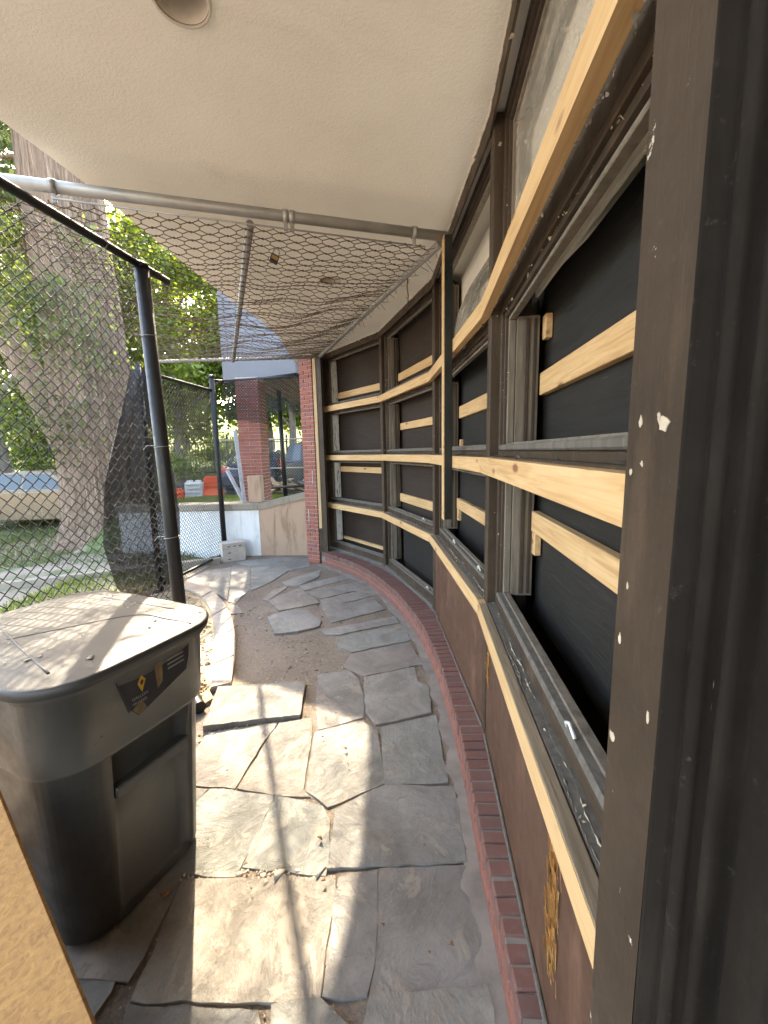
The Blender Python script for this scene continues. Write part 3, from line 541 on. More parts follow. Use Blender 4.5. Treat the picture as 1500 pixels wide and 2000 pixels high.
# lumber rails nailed across the mullions, mitred at every bend
def mk_rail(zl, zh, thick, mat, u_first=.10, name='lumber_rail', off0=0.0, jit=.0):
    for k in range(4):
        ia, ib = mitre(k, off0), mitre(k+1, off0); oa, ob = mitre(k, off0+thick), mitre(k+1, off0+thick)
        if k == 0: ia = MP[0]+DIR[0]*u_first+NRM[0]*off0; oa = MP[0]+DIR[0]*u_first+NRM[0]*(off0+thick)
        if k == 3: ib = MP[3]+DIR[3]*1.676+NRM[3]*off0; ob = MP[3]+DIR[3]*1.676+NRM[3]*(off0+thick)
        Wi = BW(k).inverted(); q = [Wi @ Vector((*p, 0)) for p in (ia, ib, ob, oa)]; c = sum(q, Vector())/4; z = (zl+zh)/2
        g_ = .0012; q[0].x += g_; q[3].x += g_; q[1].x -= g_; q[2].x -= g_
        dz_ = RNG.normal(0, .002); zl_, zh_ = zl+dz_, zh+dz_; z = (zl_+zh_)/2
        me_ = prism(name, [(p.x-c.x, p.y-c.y) for p in q], zl_-z, zh_-z, mat, wall, BW(k) @ Matrix.Translation((c.x, c.y, z)), .0)
mk_rail(2.575, 2.662, .042, MT['new'], jit=.0); mk_rail(1.776, 1.858, .042, MT['new']); mk_rail(.955, 1.040, .042, MT['new'])
mk_rail(3.43, 3.515, .012, MT['brownc'], 0, 'head_trim', .0)
# sills behind the lowest rail and the old ledge behind the middle one
for k in range(4):
    W = BW(k); box('sill', (.04, -.075, .995), (LEN[k]-.04, -.003, 1.043), MT['sill'], wall, W, .004)
    box('ledge', (.04, -.05, 1.80), (LEN[k]-.04, -.002, 1.866), MT['brown'], wall, W, .003)
    if k >= 2:
        pn = box('lower_panel', (.03, -.05, .214), (LEN[k]-.034, -.012, .952), MT['panel'], wall, W, .002)
        box('base_strip', (.03, -.011, .214), (LEN[k]-.034, .004, .228), MT['sill'], wall, W, .004)
    else: box('base_strip', (.03, -.05, .214), (LEN[k]-.034, -.002, .25), MT['sill'], wall, W, .004)
    # cobweb-thin flaking plaster lip where the soffit meets the wall
    pts = [(u, .014+RNG.normal(0, .002), 3.516+RNG.normal(0, .002)) for u in np.arange(.0, LEN[k], .017)]
    v, q = sweep(np.array(pts), RNG.uniform(.001, .008, len(pts)), 5); o = npmesh('plaster_lip', v, q, MT['trim'], wall, W)
for nm, lo_, hi_ in (('interior_wall', (1.62, -.9, -.1), (1.68, 7.72, 3.5)), ('interior_wall', (-.95, 7.6, -.1), (1.62, 7.72, 3.5)), ('interior_wall', (.25, -.98, -.1), (1.68, -.9, 3.5)), ('interior_floor', (.62, -.9, -.1), (1.62, 7.6, .2))): box(nm, lo_, hi_, MT['panel'], wall)
# flaking paint along the old joinery (too fine to count)
def flakes(k, u0, u1, d0, d1, z0, z1, n, size, mat):
    V, Q = [], []
    for i in range(n):
        c = np.array([RNG.uniform(u0, u1), RNG.uniform(d0, d1), RNG.uniform(z0, z1)]); b = len(V); s_ = size*RNG.lognormal(0, .5)
        m_ = 4; d1_ = RNG.normal(0, 1, 3); d2_ = RNG.normal(0, 1, 3); d1_ /= np.linalg.norm(d1_); d2_ /= np.linalg.norm(d2_)
        V += [c, c+d1_*s_, c+d1_*s_*.7+d2_*s_*.7, c+d2_*s_]; Q.append((b, b+1, b+2, b+3))
    tag(pyd('flaking_paint', V, Q, mat, wall, BW(k)), kind='stuff')
for k in range(4):
    L = LEN[k]
    flakes(k, .05, L-.05, -.006, .006, 2.564, 2.573, 90, .006, MT['jamb']); flakes(k, .05, L-.05, -.07, -.005, 1.043, 1.048, 70, .006, MT['chip']); flakes(k, .05, L-.05, -.09, -.05, 1.09, 1.124, 60, .006, MT['sill'])
    flakes(k, .08, L-.05, -.05, -.004, 1.866, 1.869, 60, .006, MT['sill']); flakes(k, .08, L-.05, -.07, -.05, 2.55, 2.575, 50, .006, MT['chip']); flakes(k, .05, L-.05, .0, .013, 3.43, 3.5, 30, .006, MT['chip'])
    for r_ in range(4): flakes(k, .09, .13, -.09, -.05, ROWS[r_][2], ROWS[r_][3], 14, .006, MT['chip'])
for k in range(4):
    L = LEN[k]; box('weathered_top', (.06 if k else .12, .001, 1.0405), (L-.02 if k < 3 else 1.665, .0405, 1.0455), MT['wtop'], wall, BW(k), .001)
    for d_, z_, m_ in ((-.034, 1.044, MT['chip']), (-.012, 1.0435, MT['jamb'])):
        us = np.arange(.08, L-.04, .012); pts = np.stack([us, d_+.004*np.sin(us*23)+RNG.normal(0, .0012, len(us)), np.full(len(us), z_)], -1); rr = np.clip(.0028*np.sin(us*7+k)+RNG.normal(0, .0016, len(us)), .0002, .004)
        v, q = sweep(pts, rr, 5); npmesh('peeling_edge', v, q, m_, wall, BW(k))
# little sash levers
for k, u, z in ((1, 1.35, 1.105), (2, .75, 1.105), (2, 1.55, 1.105), (1, 1.45, .335), (3, 1.2, 1.105)):
    W_ = BW(k); tube('sash_lever', [tuple(W_ @ Vector(q)) for q in ((u, -.06, z), (u+.005, -.05, z+.03), (u+.03, -.05, z+.045), (u+.06, -.055, z+.02))], .005, MT['white_plastic'], wall, 6)
# splintered patches on the lower panels
def splint(k, u, z, w_, h_, n):
    root_w = BW(k); V, Q = [], []
    for i in range(n):
        a = u+RNG.normal(0, w_*.35); zz = z+RNG.uniform(-h_/2, h_/2); l = RNG.uniform(.03, .09)*h_/.3; wd_ = RNG.uniform(.002, .006); tl = RNG.normal(0, .15)
        b = len(V); V += [(a, -.012, zz), (a+wd_, -.012, zz), (a+wd_+tl*l, -.005+RNG.uniform(0, .006), zz+l), (a+tl*l, -.006, zz+l*.9)]; Q.append((b, b+1, b+2, b+3))
    pyd('splintered_patch', V, Q, MT['splinter'], wall, root_w)
splint(3, .10, .74, .03, .42, 90); splint(3, 1.28, .60, .06, .5, 160)
# vertical black batten hanging from the pipe, its sawn edge bare
bw = empty('batten', (.47, 3.04, 1.39), 'vertical black painted batten with a bare pine edge hanging across the rails', 'batten')
box('painted_face', (.4472, 3.0, 1.39), (.503, 3.09, 3.34), MT['blackpaint'], bw, I4, .003)
box('bare_edge', (.4405, 3.001, 1.385), (.447, 3.089, 3.34), MT['new'], bw, I4, .001)

# near door casing at the right edge of the view
cas = empty('door_casing', (.34, .45, 0), 'dark brown moulded door casing with paint chips in the right foreground', 'door casing')
prof = [(.348, .607), (.338, .455)]
def ext(name, pl, mat, smooth_=False, thick_to=None):
    n = len(pl); v = [(x, y, .0) for x, y in pl]+[(x, y, 3.5) for x, y in pl]
    # subdivide vertically a little so the edges can wander
    zs = np.linspace(0, 3.5, 36); V = []; F = []
    for j, z in enumerate(zs):
        for i, (x, y) in enumerate(pl): V.append((x+math.sin(z*2.3+i)*.0007, y+math.sin(z*1.7+i*2)*.0007, z))
    m_ = len(pl)
    for j in range(35):
        for i in range(m_-1): F.append((j*m_+i, j*m_+i+1, (j+1)*m_+i+1, (j+1)*m_+i))
    return pyd(name, V, F, mat, cas, I4, smooth_)
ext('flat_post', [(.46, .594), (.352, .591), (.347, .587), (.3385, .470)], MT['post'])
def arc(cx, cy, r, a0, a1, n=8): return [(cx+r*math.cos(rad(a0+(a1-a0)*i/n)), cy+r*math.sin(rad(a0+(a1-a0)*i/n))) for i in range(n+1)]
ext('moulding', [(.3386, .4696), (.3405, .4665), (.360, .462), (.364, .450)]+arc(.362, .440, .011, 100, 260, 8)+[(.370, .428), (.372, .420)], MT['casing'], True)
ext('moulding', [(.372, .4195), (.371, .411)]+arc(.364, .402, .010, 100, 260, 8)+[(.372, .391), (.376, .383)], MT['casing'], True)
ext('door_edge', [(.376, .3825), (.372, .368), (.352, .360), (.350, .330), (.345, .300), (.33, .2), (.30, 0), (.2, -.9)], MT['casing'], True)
def chip(y, z, sy, sz, x0):
    n = 9; pts = []
    for i in range(n):
        a = i/n*6.283; q = RNG.uniform(.45, 1.15); pts.append((x0, y+math.cos(a)*sy*q, z+math.sin(a)*sz*q))
    pts = [(np.interp(p[1], [.470, .587], [.3378, .3462]), p[1], p[2]) for p in pts]; b = [(p[0]+.004, p[1], p[2]) for p in pts]
    pyd('paint_chip', pts+b, [list(range(n))]+[(i, (i+1) % n, n+(i+1) % n, n+i) for i in range(n)], MT['chip'], cas)
for y, z, sy, sz in ((.556, 1.932, .0055, .012), (.506, 1.924, .014, .011), (.515, 1.935, .006, .006), (.547, 1.877, .004, .005), (.573, 1.864, .004, .005), (.572, 1.62, .005, .009), (.576, 1.457, .009, .011), (.561, 1.703, .003, .006), (.49, 1.55, .003, .012)): chip(y, z, sy, sz, 0)

# ================================================================== OVERHEAD NET ON PIPES
PA, PB, PC, PD = [np.array(p) for p in [(-2.05, 2.385, 3.36), (.47, 3.08, 3.36), (-.93, 6.55, 3.36), (-3.46, 6.67, 3.36)]]
net = empty('overhead_net', (-1.4, 4.6, 3.3), 'rusty chain-link net sagging on galvanised pipes below the soffit', 'net')
tube('front_pipe', [PA, (PA+PB)/2, PB], .031, MT['galv'], net, 14)
tube('side_pipe', [PB+np.array([-.03, .06, -.01]), PC], .027, MT['galv'], net, 12)
tube('far_pipe', [PC+np.array([.0, .03, 0]), PD], .024, MT['galv'], net, 12)
tube('middle_pipe', [(-.80, 2.80, 3.325), (-2.27, 6.58, 3.325)], .025, MT['galv'], net, 12)
dn = (PB-PA)/np.linalg.norm(PB-PA)
for t in (.115, .585, .60, .91):
    q = PA+(PB-PA)*t; tube('pipe_clamp', [q-dn*.016, q+dn*.016], .037, MT['galv'], net, 14)
    box('clamp_tab', (-.012, -.006, -.085), (.012, .006, -.03), MT['galv'], net, Matrix.Translation(q) @ Matrix.Rotation(.27, 4, 'Z'))
tube('tension_bar', [PA+np.array([.3, .05, -.075]), PB+np.array([-.15, -.03, -.075])], .006, MT['galv'], net, 6)
def netfn(u, v, off):
    s = (u/2.55)[:, None]; t = (v/4.2)[:, None]
    p = (PA*(1-s)+PB*s)*(1-t)+(PD*(1-s)+PC*s)*t
    sag = .10*np.sin(np.pi*np.clip(s, 0, 1))*np.sin(np.pi*np.clip(t, 0, 1))*(.6+.4*np.abs(np.sin(np.pi*2*s)))
    wv = .018*np.sin(u*9+v*5)+.014*np.sin(v*17+u*3)
    p[:, 2] += -.075+.045*t[:, 0]-sag[:, 0]+off*1.6+wv*np.sin(np.pi*t[:, 0])
    p[:, 1] += .02*np.sin(u*13+v*2.1)*np.sin(np.pi*t[:, 0]); return p
lines = chainlink(netfn, 2.5, 4.2, .105, .098, jit=.003)
wires('wire_mesh', lines, .0027, MT['rust'], net, 4)
tips = []
for i in range(46):
    t = .06+.9*i/46+RNG.normal(0, .006); q = PB*(1-t)+PC*t; l = RNG.uniform(.03, .085); dd = np.array([.8, .25, -.35])+RNG.normal(0, .3, 3)
    tips.append([q+np.array([-.03, 0, -.03]), q+np.array([.02, 0, -.025]), q+dd*l+np.array([0, 0, -.02])])
tag(wires('cut_wire_ends', tips, .002, MT['rust'], net, 4), kind='stuff')
vin = []
for i in range(26):
    u = RNG.uniform(.5, 2.3); v = RNG.uniform(1.2, 3.3); a = RNG.normal(0, .5); l = RNG.uniform(.15, .6); k = np.linspace(0, 1, 9)
    vin.append(netfn(np.clip(u+math.cos(a)*l*k, 0, 2.5), np.clip(v+math.sin(a)*l*k+.02*np.sin(k*9), 0, 4.2), np.full(9, .004)))
tag(wires('dry_vine', vin, .003, MT['rust'], net, 4), kind='stuff')
# padlock hooked into the net
lk = empty('padlock', (-.665, 2.86, 3.17), 'small dark padlock hooked in the overhead net', 'padlock', rz=.4)
Wl = Matrix.Translation((-.665, 2.86, 3.17)) @ Matrix.Rotation(.4, 4, 'Z') @ Matrix.Rotation(.35, 4, 'Y')
box('lock_body', (-.026, -.011, -.055), (.026, .011, 0), MT['dark'], lk, Wl, .004); box('lock_plate', (-.02, -.0135, -.035), (.02, -.0112, -.012), MT['brass'], lk, Wl, .001)
th = np.linspace(0, math.pi, 10); ar = [Wl @ Vector((.018*math.cos(a), 0, .02+.02*math.sin(a))) for a in th]; ar = [Wl @ Vector((.018, 0, -.005))]+ar+[Wl @ Vector((-.018, 0, -.005))]
tube('shackle', [tuple(q) for q in ar], .0042, MT['galv'], lk, 8)
# dry leaf and twig caught in the net
lf = pyd('dry_leaf', [(0, 0, 0), (.03, .018, .008), (.075, .022, -.004), (.12, 0, .01), (.075, -.026, .0), (.03, -.02, .01)], [(0, 1, 5), (1, 2, 4, 5), (2, 3, 4)], MT['dryleaf'], None, Matrix.Translation((-.22, 4.05, 3.235)) @ Matrix.Rotation(.8, 4, 'Z') @ Matrix.Rotation(.5, 4, 'X')); tag(lf, 'curled brown leaf caught in the overhead net', 'leaf')
tw = empty('twig', (.22, 3.75, 3.3), 'bare dark twig dangling from the net beside the pipe', 'twig')
tube('stem', [(.24, 3.70, 3.335), (.235, 3.71, 3.27), (.245, 3.70, 3.2), (.235, 3.705, 3.12), (.215, 3.70, 3.06)], [.006, .006, .005, .0045, .003], MT['rust'], tw, 6)
for i in range(7):
    z = 3.30-.03*i; a = i*2.4; tube('bud', [(.238, 3.705, z), (.238+.014*math.cos(a), 3.705+.012*math.sin(a), z+.014)], [.004, .0022], MT['rust'], tw, 5)

# ================================================================== NEAR BLACK FENCE
nf = empty('chain_link_fence', (-1.68, 3.17, 0), 'black chain-link fence panel with a thick post behind the bin', 'fence')
F0 = np.array([-1.685, 3.17]); FD = np.array([-.19, -1.16]); FD /= np.linalg.norm(FD); FN = np.array([-FD[1], FD[0]])
tube('post', [(-1.655, 3.17, -.1), (-1.68, 3.17, 1.6), (-1.705, 3.17, 3.24)], .05, MT['blackpipe'], nf, 16)
cp = tube('post_cap', [(-1.705, 3.17, 3.235), (-1.706, 3.17, 3.262), (-1.706, 3.17, 3.285)], [.054, .05, .02], MT['blackpipe'], nf, 16)
q0 = F0-FD*.28; q1 = F0+FD*2.7
tube('top_rail', [(q0[0]-.02, q0[1], 3.255), (q1[0]-.02, q1[1], 3.255)], .027, MT['blackpipe'], nf, 12)
q2 = F0+FD*2.6; tube('post', [(q2[0], q2[1], -.1), (q2[0], q2[1], 3.2)], .045, MT['blackpipe'], nf, 14)
tube('bottom_rail', [(F0[0], F0[1], .09), (q2[0], q2[1], .09)], .02, MT['blackpipe'], nf, 10)
def nearfn(u, v, off):
    x = F0[0]+FD[0]*(u+.06)+FN[0]*(off-.02)-.02*(v/3.2); y = F0[1]+FD[1]*(u+.06)+FN[1]*(off-.02)
    bow = .012*np.sin(u*3+v*2.2); return np.stack([x+bow, y, .05+v], -1)
wires('wire_mesh', chainlink(nearfn, 2.5, 3.18, .072, .076, jit=.0007), .0029, MT['wirev'], nf, 5)
for z in (.55, 1.25, 1.95, 2.75):
    a = np.linspace(0, 6.6, 18); xx = -1.655-.05*z/3.24
    tube('tie_wire', [(xx+.054*math.cos(t), 3.17+.054*math.sin(t), z+.004*t) for t in a]+[(xx-.09, 3.13, z+.03), (xx-.11, 3.11, z)], .0025, MT['galv'], nf, 5)
for u in (.35, 1.0):
    q = F0+FD*u; a = np.linspace(0, 6.6, 16); tube('tie_wire', [(q[0]-.02+.031*math.cos(t), q[1]+.004*t, 3.255+.031*math.sin(t)) for t in a]+[(q[0], q[1], 3.19), (q[0]-.02, q[1]-.03, 3.16)], .0022, MT['galv'], nf, 5)
# dark hose end / plastic at the foot of the post
ho = empty('plastic_pipe', (-1.42, 2.82, .03), 'short black corrugated pipe end lying at the foot of the fence post', 'pipe')
hp = spline([(-1.62, 3.05, .14), (-1.53, 2.95, .08), (-1.46, 2.87, .05), (-1.40, 2.80, .045)], 9)
tube('hose', hp, [.045+.004*(i % 2) for i in range(len(hp))], MT['dark'], ho, 12, True)
# ================================================================== FAR FENCE PANEL, WALLS, PILLARS
gf = empty('gate_panel', (-3.05, 6.4, 0), 'black chain-link gate panel in front of the white wall', 'gate')
G0, G1 = np.array([-2.97, 7.44]), np.array([-3.19, 5.6]); GD = (G1-G0)/np.linalg.norm(G1-G0); GL = np.linalg.norm(G1-G0)
tube('post', [(*G0, -.1), (*G0, 3.24)], .046, MT['blackpipe'], gf, 14); tube('post_cap', [(*G0, 3.235), (*G0, 3.275), (*G0, 3.29)], [.05, .046, .02], MT['blackpipe'], gf, 14)
tube('post', [(*G1, -.1), (*G1, 3.1)], .04, MT['blackpipe'], gf, 12)
tube('top_rail', [(*G0, 3.02), (*G1, 3.02)], .026, MT['blackpipe'], gf, 10); tube('bottom_rail', [(*G0, .09), (*G1, .09)], .024, MT['blackpipe'], gf, 10)
box('latch_tab', (-.01, -.05, -.06), (.01, .05, 0), MT['blackpipe'], gf, Matrix.Translation((*(G0+GD*.95), 2.99)))
def gatefn(u, v, off): return np.stack([G0[0]+GD[0]*u+off, G0[1]+GD[1]*u+0*off, .02+v], -1)
wires('wire_mesh', chainlink(gatefn, GL, 3.0, .07, .07), .0036, MT['wirev'], gf, 4)
# torn black privacy screen
sc = empty('privacy_screen', (-3.2, 5.3, 0), 'torn black mesh privacy screen hanging in folds on the fence', 'screen')
V, Q = [], []; nu, nv = 40, 40
for j in range(nv+1):
    z = .02+2.98*j/nv; ya = np.interp(z, [0, .35, .9, 1.6, 2.2, 3.0], [5.0, 4.75, 4.62, 4.72, 5.0, 5.42]); yb = np.interp(z, [0, 1, 3], [5.95, 6.05, 5.95])
    for i in range(nu+1):
        t = i/nu; y = ya+(yb-ya)*t; x = np.interp(y, [4.5, G0[1]], [-3.32, G0[0]])+.05+.035*math.sin(t*26+z*1.3)+.02*math.sin(t*11-z*2)
        V.append((x, y, z))
for j in range(nv):
    for i in range(nu): a = j*(nu+1)+i; Q.append((a, a+1, a+nu+2, a+nu+1))
npmesh('mesh_cloth', V, Q, MT['scrim'], sc, smooth=True)

lw = empty('retaining_wall', (-3.5, 7.7, 0), 'low white painted retaining wall with a rough concrete cap', 'wall')
box('wall_face', (-4.95, 7.56, -.1), (-2.335, 7.84, .87), MT['white'], lw); box('cap', (-5.0, 7.53, .871), (-2.33, 7.9, 1.0), MT['cap'], lw, bevel=.015)
rw = empty('parapet_wall', (-1.9, 7.6, 0), 'low tan stucco wall with a sloping cap between two brick pillars', 'wall')
a, b = np.array([-2.33, 7.555]), np.array([-1.36, 7.49]); 
def slab(name, z0a, z0b, z1a, z1b, y0, y1, mat, over=0):
    v = []
    for (p, z0, z1) in ((a, z0a, z1a), (b, z0b, z1b)): v += [(p[0], p[1]-over, z0), (p[0], p[1]+.28+over, z0), (p[0], p[1]+.28+over, z1), (p[0], p[1]-over, z1)]
    return pyd(name, v, [(0, 1, 2, 3), (7, 6, 5, 4), (0, 4, 5, 1), (1, 5, 6, 2), (2, 6, 7, 3), (3, 7, 4, 0)], mat, rw)
slab('wall_face', -.1, -.1, .875, 1.09, 0, 0, MT['tan']); slab('cap', .876, 1.091, .99, 1.205, 0, 0, MT['cap'], .025)

def brick_face(parent, W, width, z0, z1, cache={}, skip=None):
    """bricks on the plane of W (x along the face, y outwards)"""
    z = z0; row = 0; pitch = .0675; bl = .205
    while z+.058 <= z1:
        x = -(bl/2 if row % 2 else 0)
        while x < width-.02:
            xa, xb = max(0, x), min(width, x+bl-.01)
            if xb-xa > .03:
                key = round(xb-xa, 2)
                if key not in cache:
                    cache[key] = boxmesh('brick', key, .03, .057, .004); cache[key].materials.append(MT['brick'])
                mobj('brick', cache[key], None, parent, W @ Matrix.Translation(((xa+xb)/2, -.0075+RNG.normal(0, .0008), z+.0285)))
            x += bl
        z += pitch; row += 1
def frame2(p, q, z=0):
    p, q = np.array(p), np.array(q); d_ = (q-p)/np.linalg.norm(q-p); n_ = np.array([d_[1], -d_[0]])
    return Matrix(((d_[0], -n_[0]*-1, 0, p[0]), (d_[1], n_[1], 0, p[1]), (0, 0, 1, z), (0, 0, 0, 1)))
pa = empty('brick_pillar', (-1.2, 7.1, 0), 'red brick pillar at the end of the window wall', 'pillar')
A0, A1 = (-1.355, 7.015), (-1.125, 6.90)
W = frame2(A0, A1); wA = float(np.hypot(A1[0]-A0[0], A1[1]-A0[1]))
box('mortar_core', (.006, -.42, 0), (wA-.006, -.006, 3.5), MT['mortar'], pa, W, 0); brick_face(pa, W, wA, .005, 3.5)
Wl_ = W @ Matrix.Translation((.0, -.43, 0)) @ Matrix(((0, -1, 0, 0), (1, 0, 0, 0), (0, 0, 1, 0), (0, 0, 0, 1)))
brick_face(pa, Wl_, .42, .005, 3.5)
for zz, x_ in ((1.32, .19), (.66, .075)): 
    tube('paint_drip', [tuple(W @ Vector((x_, .012, zz+.28-.02*i))) for i in range(12)], .006, MT['white_plastic'], pa, 5)
ab = box('aged_batten', (wA+.012, -.05, .62), (wA+.075, .0, 3.46), MT['aged'], None, W, .004); tag(ab, 'aged yellow wooden batten standing between the pillar and the windows', 'batten')
box('end_stile', (wA+.08, -.06, .215), (wA+.17, -.01, 3.48), MT['brownc'], wall, W, .004)

pb = empty('brick_pillar', (-2.55, 8.2, .86), 'red brick pillar behind the low wall with boards leaning on it', 'pillar')
B0, B1, B2 = (-2.77, 8.02), (-2.33, 8.0), (-2.29, 8.42)
W = frame2(B0, B1); brick_face(pb, W, .44, .86, 3.34); box('mortar_core', (.006, -.42, .8), (.434, -.006, 3.34), MT['mortar'], pb, W, 0)
W2 = frame2(B1, (B1[0]+.02, B1[1]+.42)); brick_face(pb, W2, .42, .86, 3.34)
cb = box('pier_base', (-.125, 0, 0), (.125, .20, .50), MT['tan'], None, Matrix.Translation((-2.43, 7.70, 1.0)), .008); tag(cb, 'tan concrete stub standing on the wall at the pillar foot', 'concrete stub')
for i, (p, q, r_, lab) in enumerate((((-2.80, 7.93, 2.35), (-2.62, 7.66, 1.0), .035, 'long grey plank leaning steeply on the brick pillar'), ((-3.0, 7.93, 1.60), (-2.66, 7.72, 1.03), .04, 'short grey plank leaning low against the brick pillar'))):
    p, q = Vector(p), Vector(q); d_ = p-q; W = Matrix.Translation((p+q)/2) @ d_.to_track_quat('Z', 'Y').to_matrix().to_4x4()
    o = box('leaning_plank', (-r_, -.012, -d_.length/2), (r_, .012, d_.length/2), MT['pole'], None, W, .004); tag(o, lab, 'plank')
# concrete blocks
for i, (z, dz, rz, dx, lab) in enumerate(((0.0, .112, 0, 0, 'lowest of three stacked grey concrete blocks by the gate'), (.113, .112, 0, .004, 'middle one of the stacked grey concrete blocks'), (.226, .115, .06, -.01, 'top concrete block of the stack with slots in its side'))):
    W = Matrix.Translation((-2.78+dx, 7.30, z)) @ Matrix.Rotation(.55+rz, 4, 'Z'); t = empty('concrete_block', (-2.78+dx, 7.30, z), lab, 'block', 'stacked concrete blocks')
    box('block_body', (-.2, -.15, .0), (.2, .12, dz), MT['block'], t, W, .006)
    for j in range(3 if i == 2 else 1): box('slot', (-.11+.1*j, -.1515, .045), (-.06+.1*j, -.149, .06), MT['dark'], t, W, 0)

# far roof with its tall grey fascia and slatted underside
fr_ = empty('entrance_canopy', (-2.0, 9.5, 3.35), 'tall grey canopy fascia with a slatted wooden ceiling over the brick pillars', 'canopy')
RP = [(-1.56, 7.78), (-3.22, 8.66), (-2.92, 10.45), (-2.46, 13.8), (1.7, 13.8), (1.7, 7.78)]
n = len(RP); fz = 5.1
pyd('fascia', [(x, y, 3.35) for x, y in RP]+[(x, y, fz) for x, y in RP], [(i, (i+1) % n, n+(i+1) % n, n+i) for i in range(n)], MT['fascia'], fr_)
pyd('roof_deck', [(x, y, fz) for x, y in RP], [list(range(n))], MT['fascia'], fr_); pyd('ceiling_base', [(x, y, 3.44) for x, y in RP], [list(range(n))], MT['dark'], fr_)
e0, e1 = np.array(RP[0]), np.array(RP[1]); ed = (e1-e0)/np.linalg.norm(e1-e0); W = Matrix(((ed[0], -ed[1], 0, e0[0]), (ed[1], ed[0], 0, e0[1]), (0, 0, 1, 0), (0, 0, 0, 1)))
tube('edge_trim', [(*e0, 3.345), (*e1, 3.345)], .015, MT['blackpipe'], fr_, 6)
for i in range(24):   # slats run along the depth of the canopy
    x = -3.0+.2*i; y0_ = np.interp(x, [-3.0, -1.6, -1.5], [8.66, 7.9, 7.84]); y1_ = 9.9 if x < -2.95 else np.interp(x, [-2.95, -2.5, -2.4], [10.2, 13.2, 13.7])
    box('ceiling_slat', (x, y0_+.08, 3.365), (x+.15, y1_, 3.395), MT['slat'], fr_, I4, .003)
for x_ in (-2.8, 1.2):
    pass
hg = empty('hanging_mesh', (-2.4, 7.9, 2.6), 'torn black chain-link hanging from the pipe over the brick pillar', 'mesh')
H0, H1 = np.array([-1.42, 7.60]), np.array([-2.98, 7.95]); HD = (H1-H0); HL = np.linalg.norm(HD); HD /= HL
tube('pipe', [(*H0, 3.27), (*H1, 3.27)], .022, MT['blackpipe'], hg, 10); tube('pipe', [(*H1, 3.27), (-2.97, 7.48, 3.2)], .022, MT['blackpipe'], hg, 10)
def hangfn(u, v, off):
    low = np.interp(u, [0, .5, .75, 1.1, 1.6], [2.62, 2.66, 2.42, 2.5, 2.55]); z = 3.27-(3.27-low)*v/.8
    return np.stack([H0[0]+HD[0]*u+off, H0[1]+HD[1]*u+.04*np.sin(u*5)*v-.02, z], -1)
wires('wire_mesh', chainlink(hangfn, HL, .8, .06, .06), .0055, MT['wirev'], hg, 4)
# galvanised fence and black lamp post beyond the opening
gv = empty('galvanised_fence', (-2.5, 11, .75), 'low galvanised chain-link fence beyond the opening between the pillars', 'fence')
for z in (2.28, 1.52): tube('rail', [(-4.4, 11, z), (1.0, 11, z)], .02, MT['galv'], gv, 8)
for x_ in (-4.4, -3.05, .9): tube('post', [(x_, 11, .5), (x_, 11, 2.32)], .025, MT['galv'], gv, 8)
wires('wire_mesh', chainlink(lambda u, v, off: np.stack([-4.4+u, 11+off, .75+v], -1), 5.3, 1.5, .075, .075), .003, MT['galv'], gv, 4)
bp = empty('camera_post', (-2.30, 9.5, .85), 'black steel post with a small camera box seen through the opening', 'post')
tube('pole', [(-2.28, 9.5, .7), (-2.31, 9.5, 3.3)], .05, MT['blackpipe'], bp, 12); box('camera_box', (-2.50, 9.42, 2.92), (-2.33, 9.56, 3.08), MT['dark'], bp, bevel=.01)
tube('ground_rail', [(-3.2, 9.3, 1.12), (-.9, 9.0, 1.22)], .03, MT['blackpipe'], bp, 8)
rb = empty('debris', (-2.6, 10.3, .8), 'heap of broken brown planks beyond the low wall', 'debris')
for i in range(16):
    x_, y_ = RNG.uniform(-3.2, -1.9), RNG.uniform(9.9, 10.7); box('broken_plank', (-.3, -.06, -.02), (.3, .06, .02), MT['slat'] if i % 2 else MT['sill'], rb, Matrix.Translation((x_, y_, .9+RNG.uniform(0, .3))) @ Matrix.Rotation(RNG.uniform(0, 3), 4, 'Z') @ Matrix.Rotation(RNG.normal(0, .35), 4, 'Y'), .004, .012)

# ================================================================== ROLL-OUT BIN
UA = np.array([.41, .91]); UA /= np.linalg.norm(UA); VA = np.array([-UA[1], UA[0]])
def bw_(u, v, z): p = UA*u+VA*v; return (p[0], p[1], z)
bn = empty('wheeled_bin', bw_(1.0, 1.9, 0), 'large dark grey plastic wheeled bin with a dusty flat lid', 'bin')
UC, VC = 1.0, 1.965
def rrect(hu, hv, r, n=9, bow=0):
    pts = []
    for cx, cy, a0 in ((hu-r, hv-r, 0), (-hu+r, hv-r, 90), (-hu+r, -hv+r, 180), (hu-r, -hv+r, 270)):
        for i in range(n+1): a = rad(a0+90*i/n); pts.append((cx+r*math.cos(a), cy+r*math.sin(a)))
    out = []
    for i in range(len(pts)):
        p, q = pts[i], pts[(i+1) % len(pts)]; m_ = 18 if math.hypot(q[0]-p[0], q[1]-p[1]) > r*.5 else 1
        for t in range(m_): out.append((p[0]+(q[0]-p[0])*t/m_, p[1]+(q[1]-p[1])*t/m_))
    return [(x*(1+bow*(1-(y/hv)**2)), y*(1+bow*(1-(x/hu)**2))) for x, y in out]
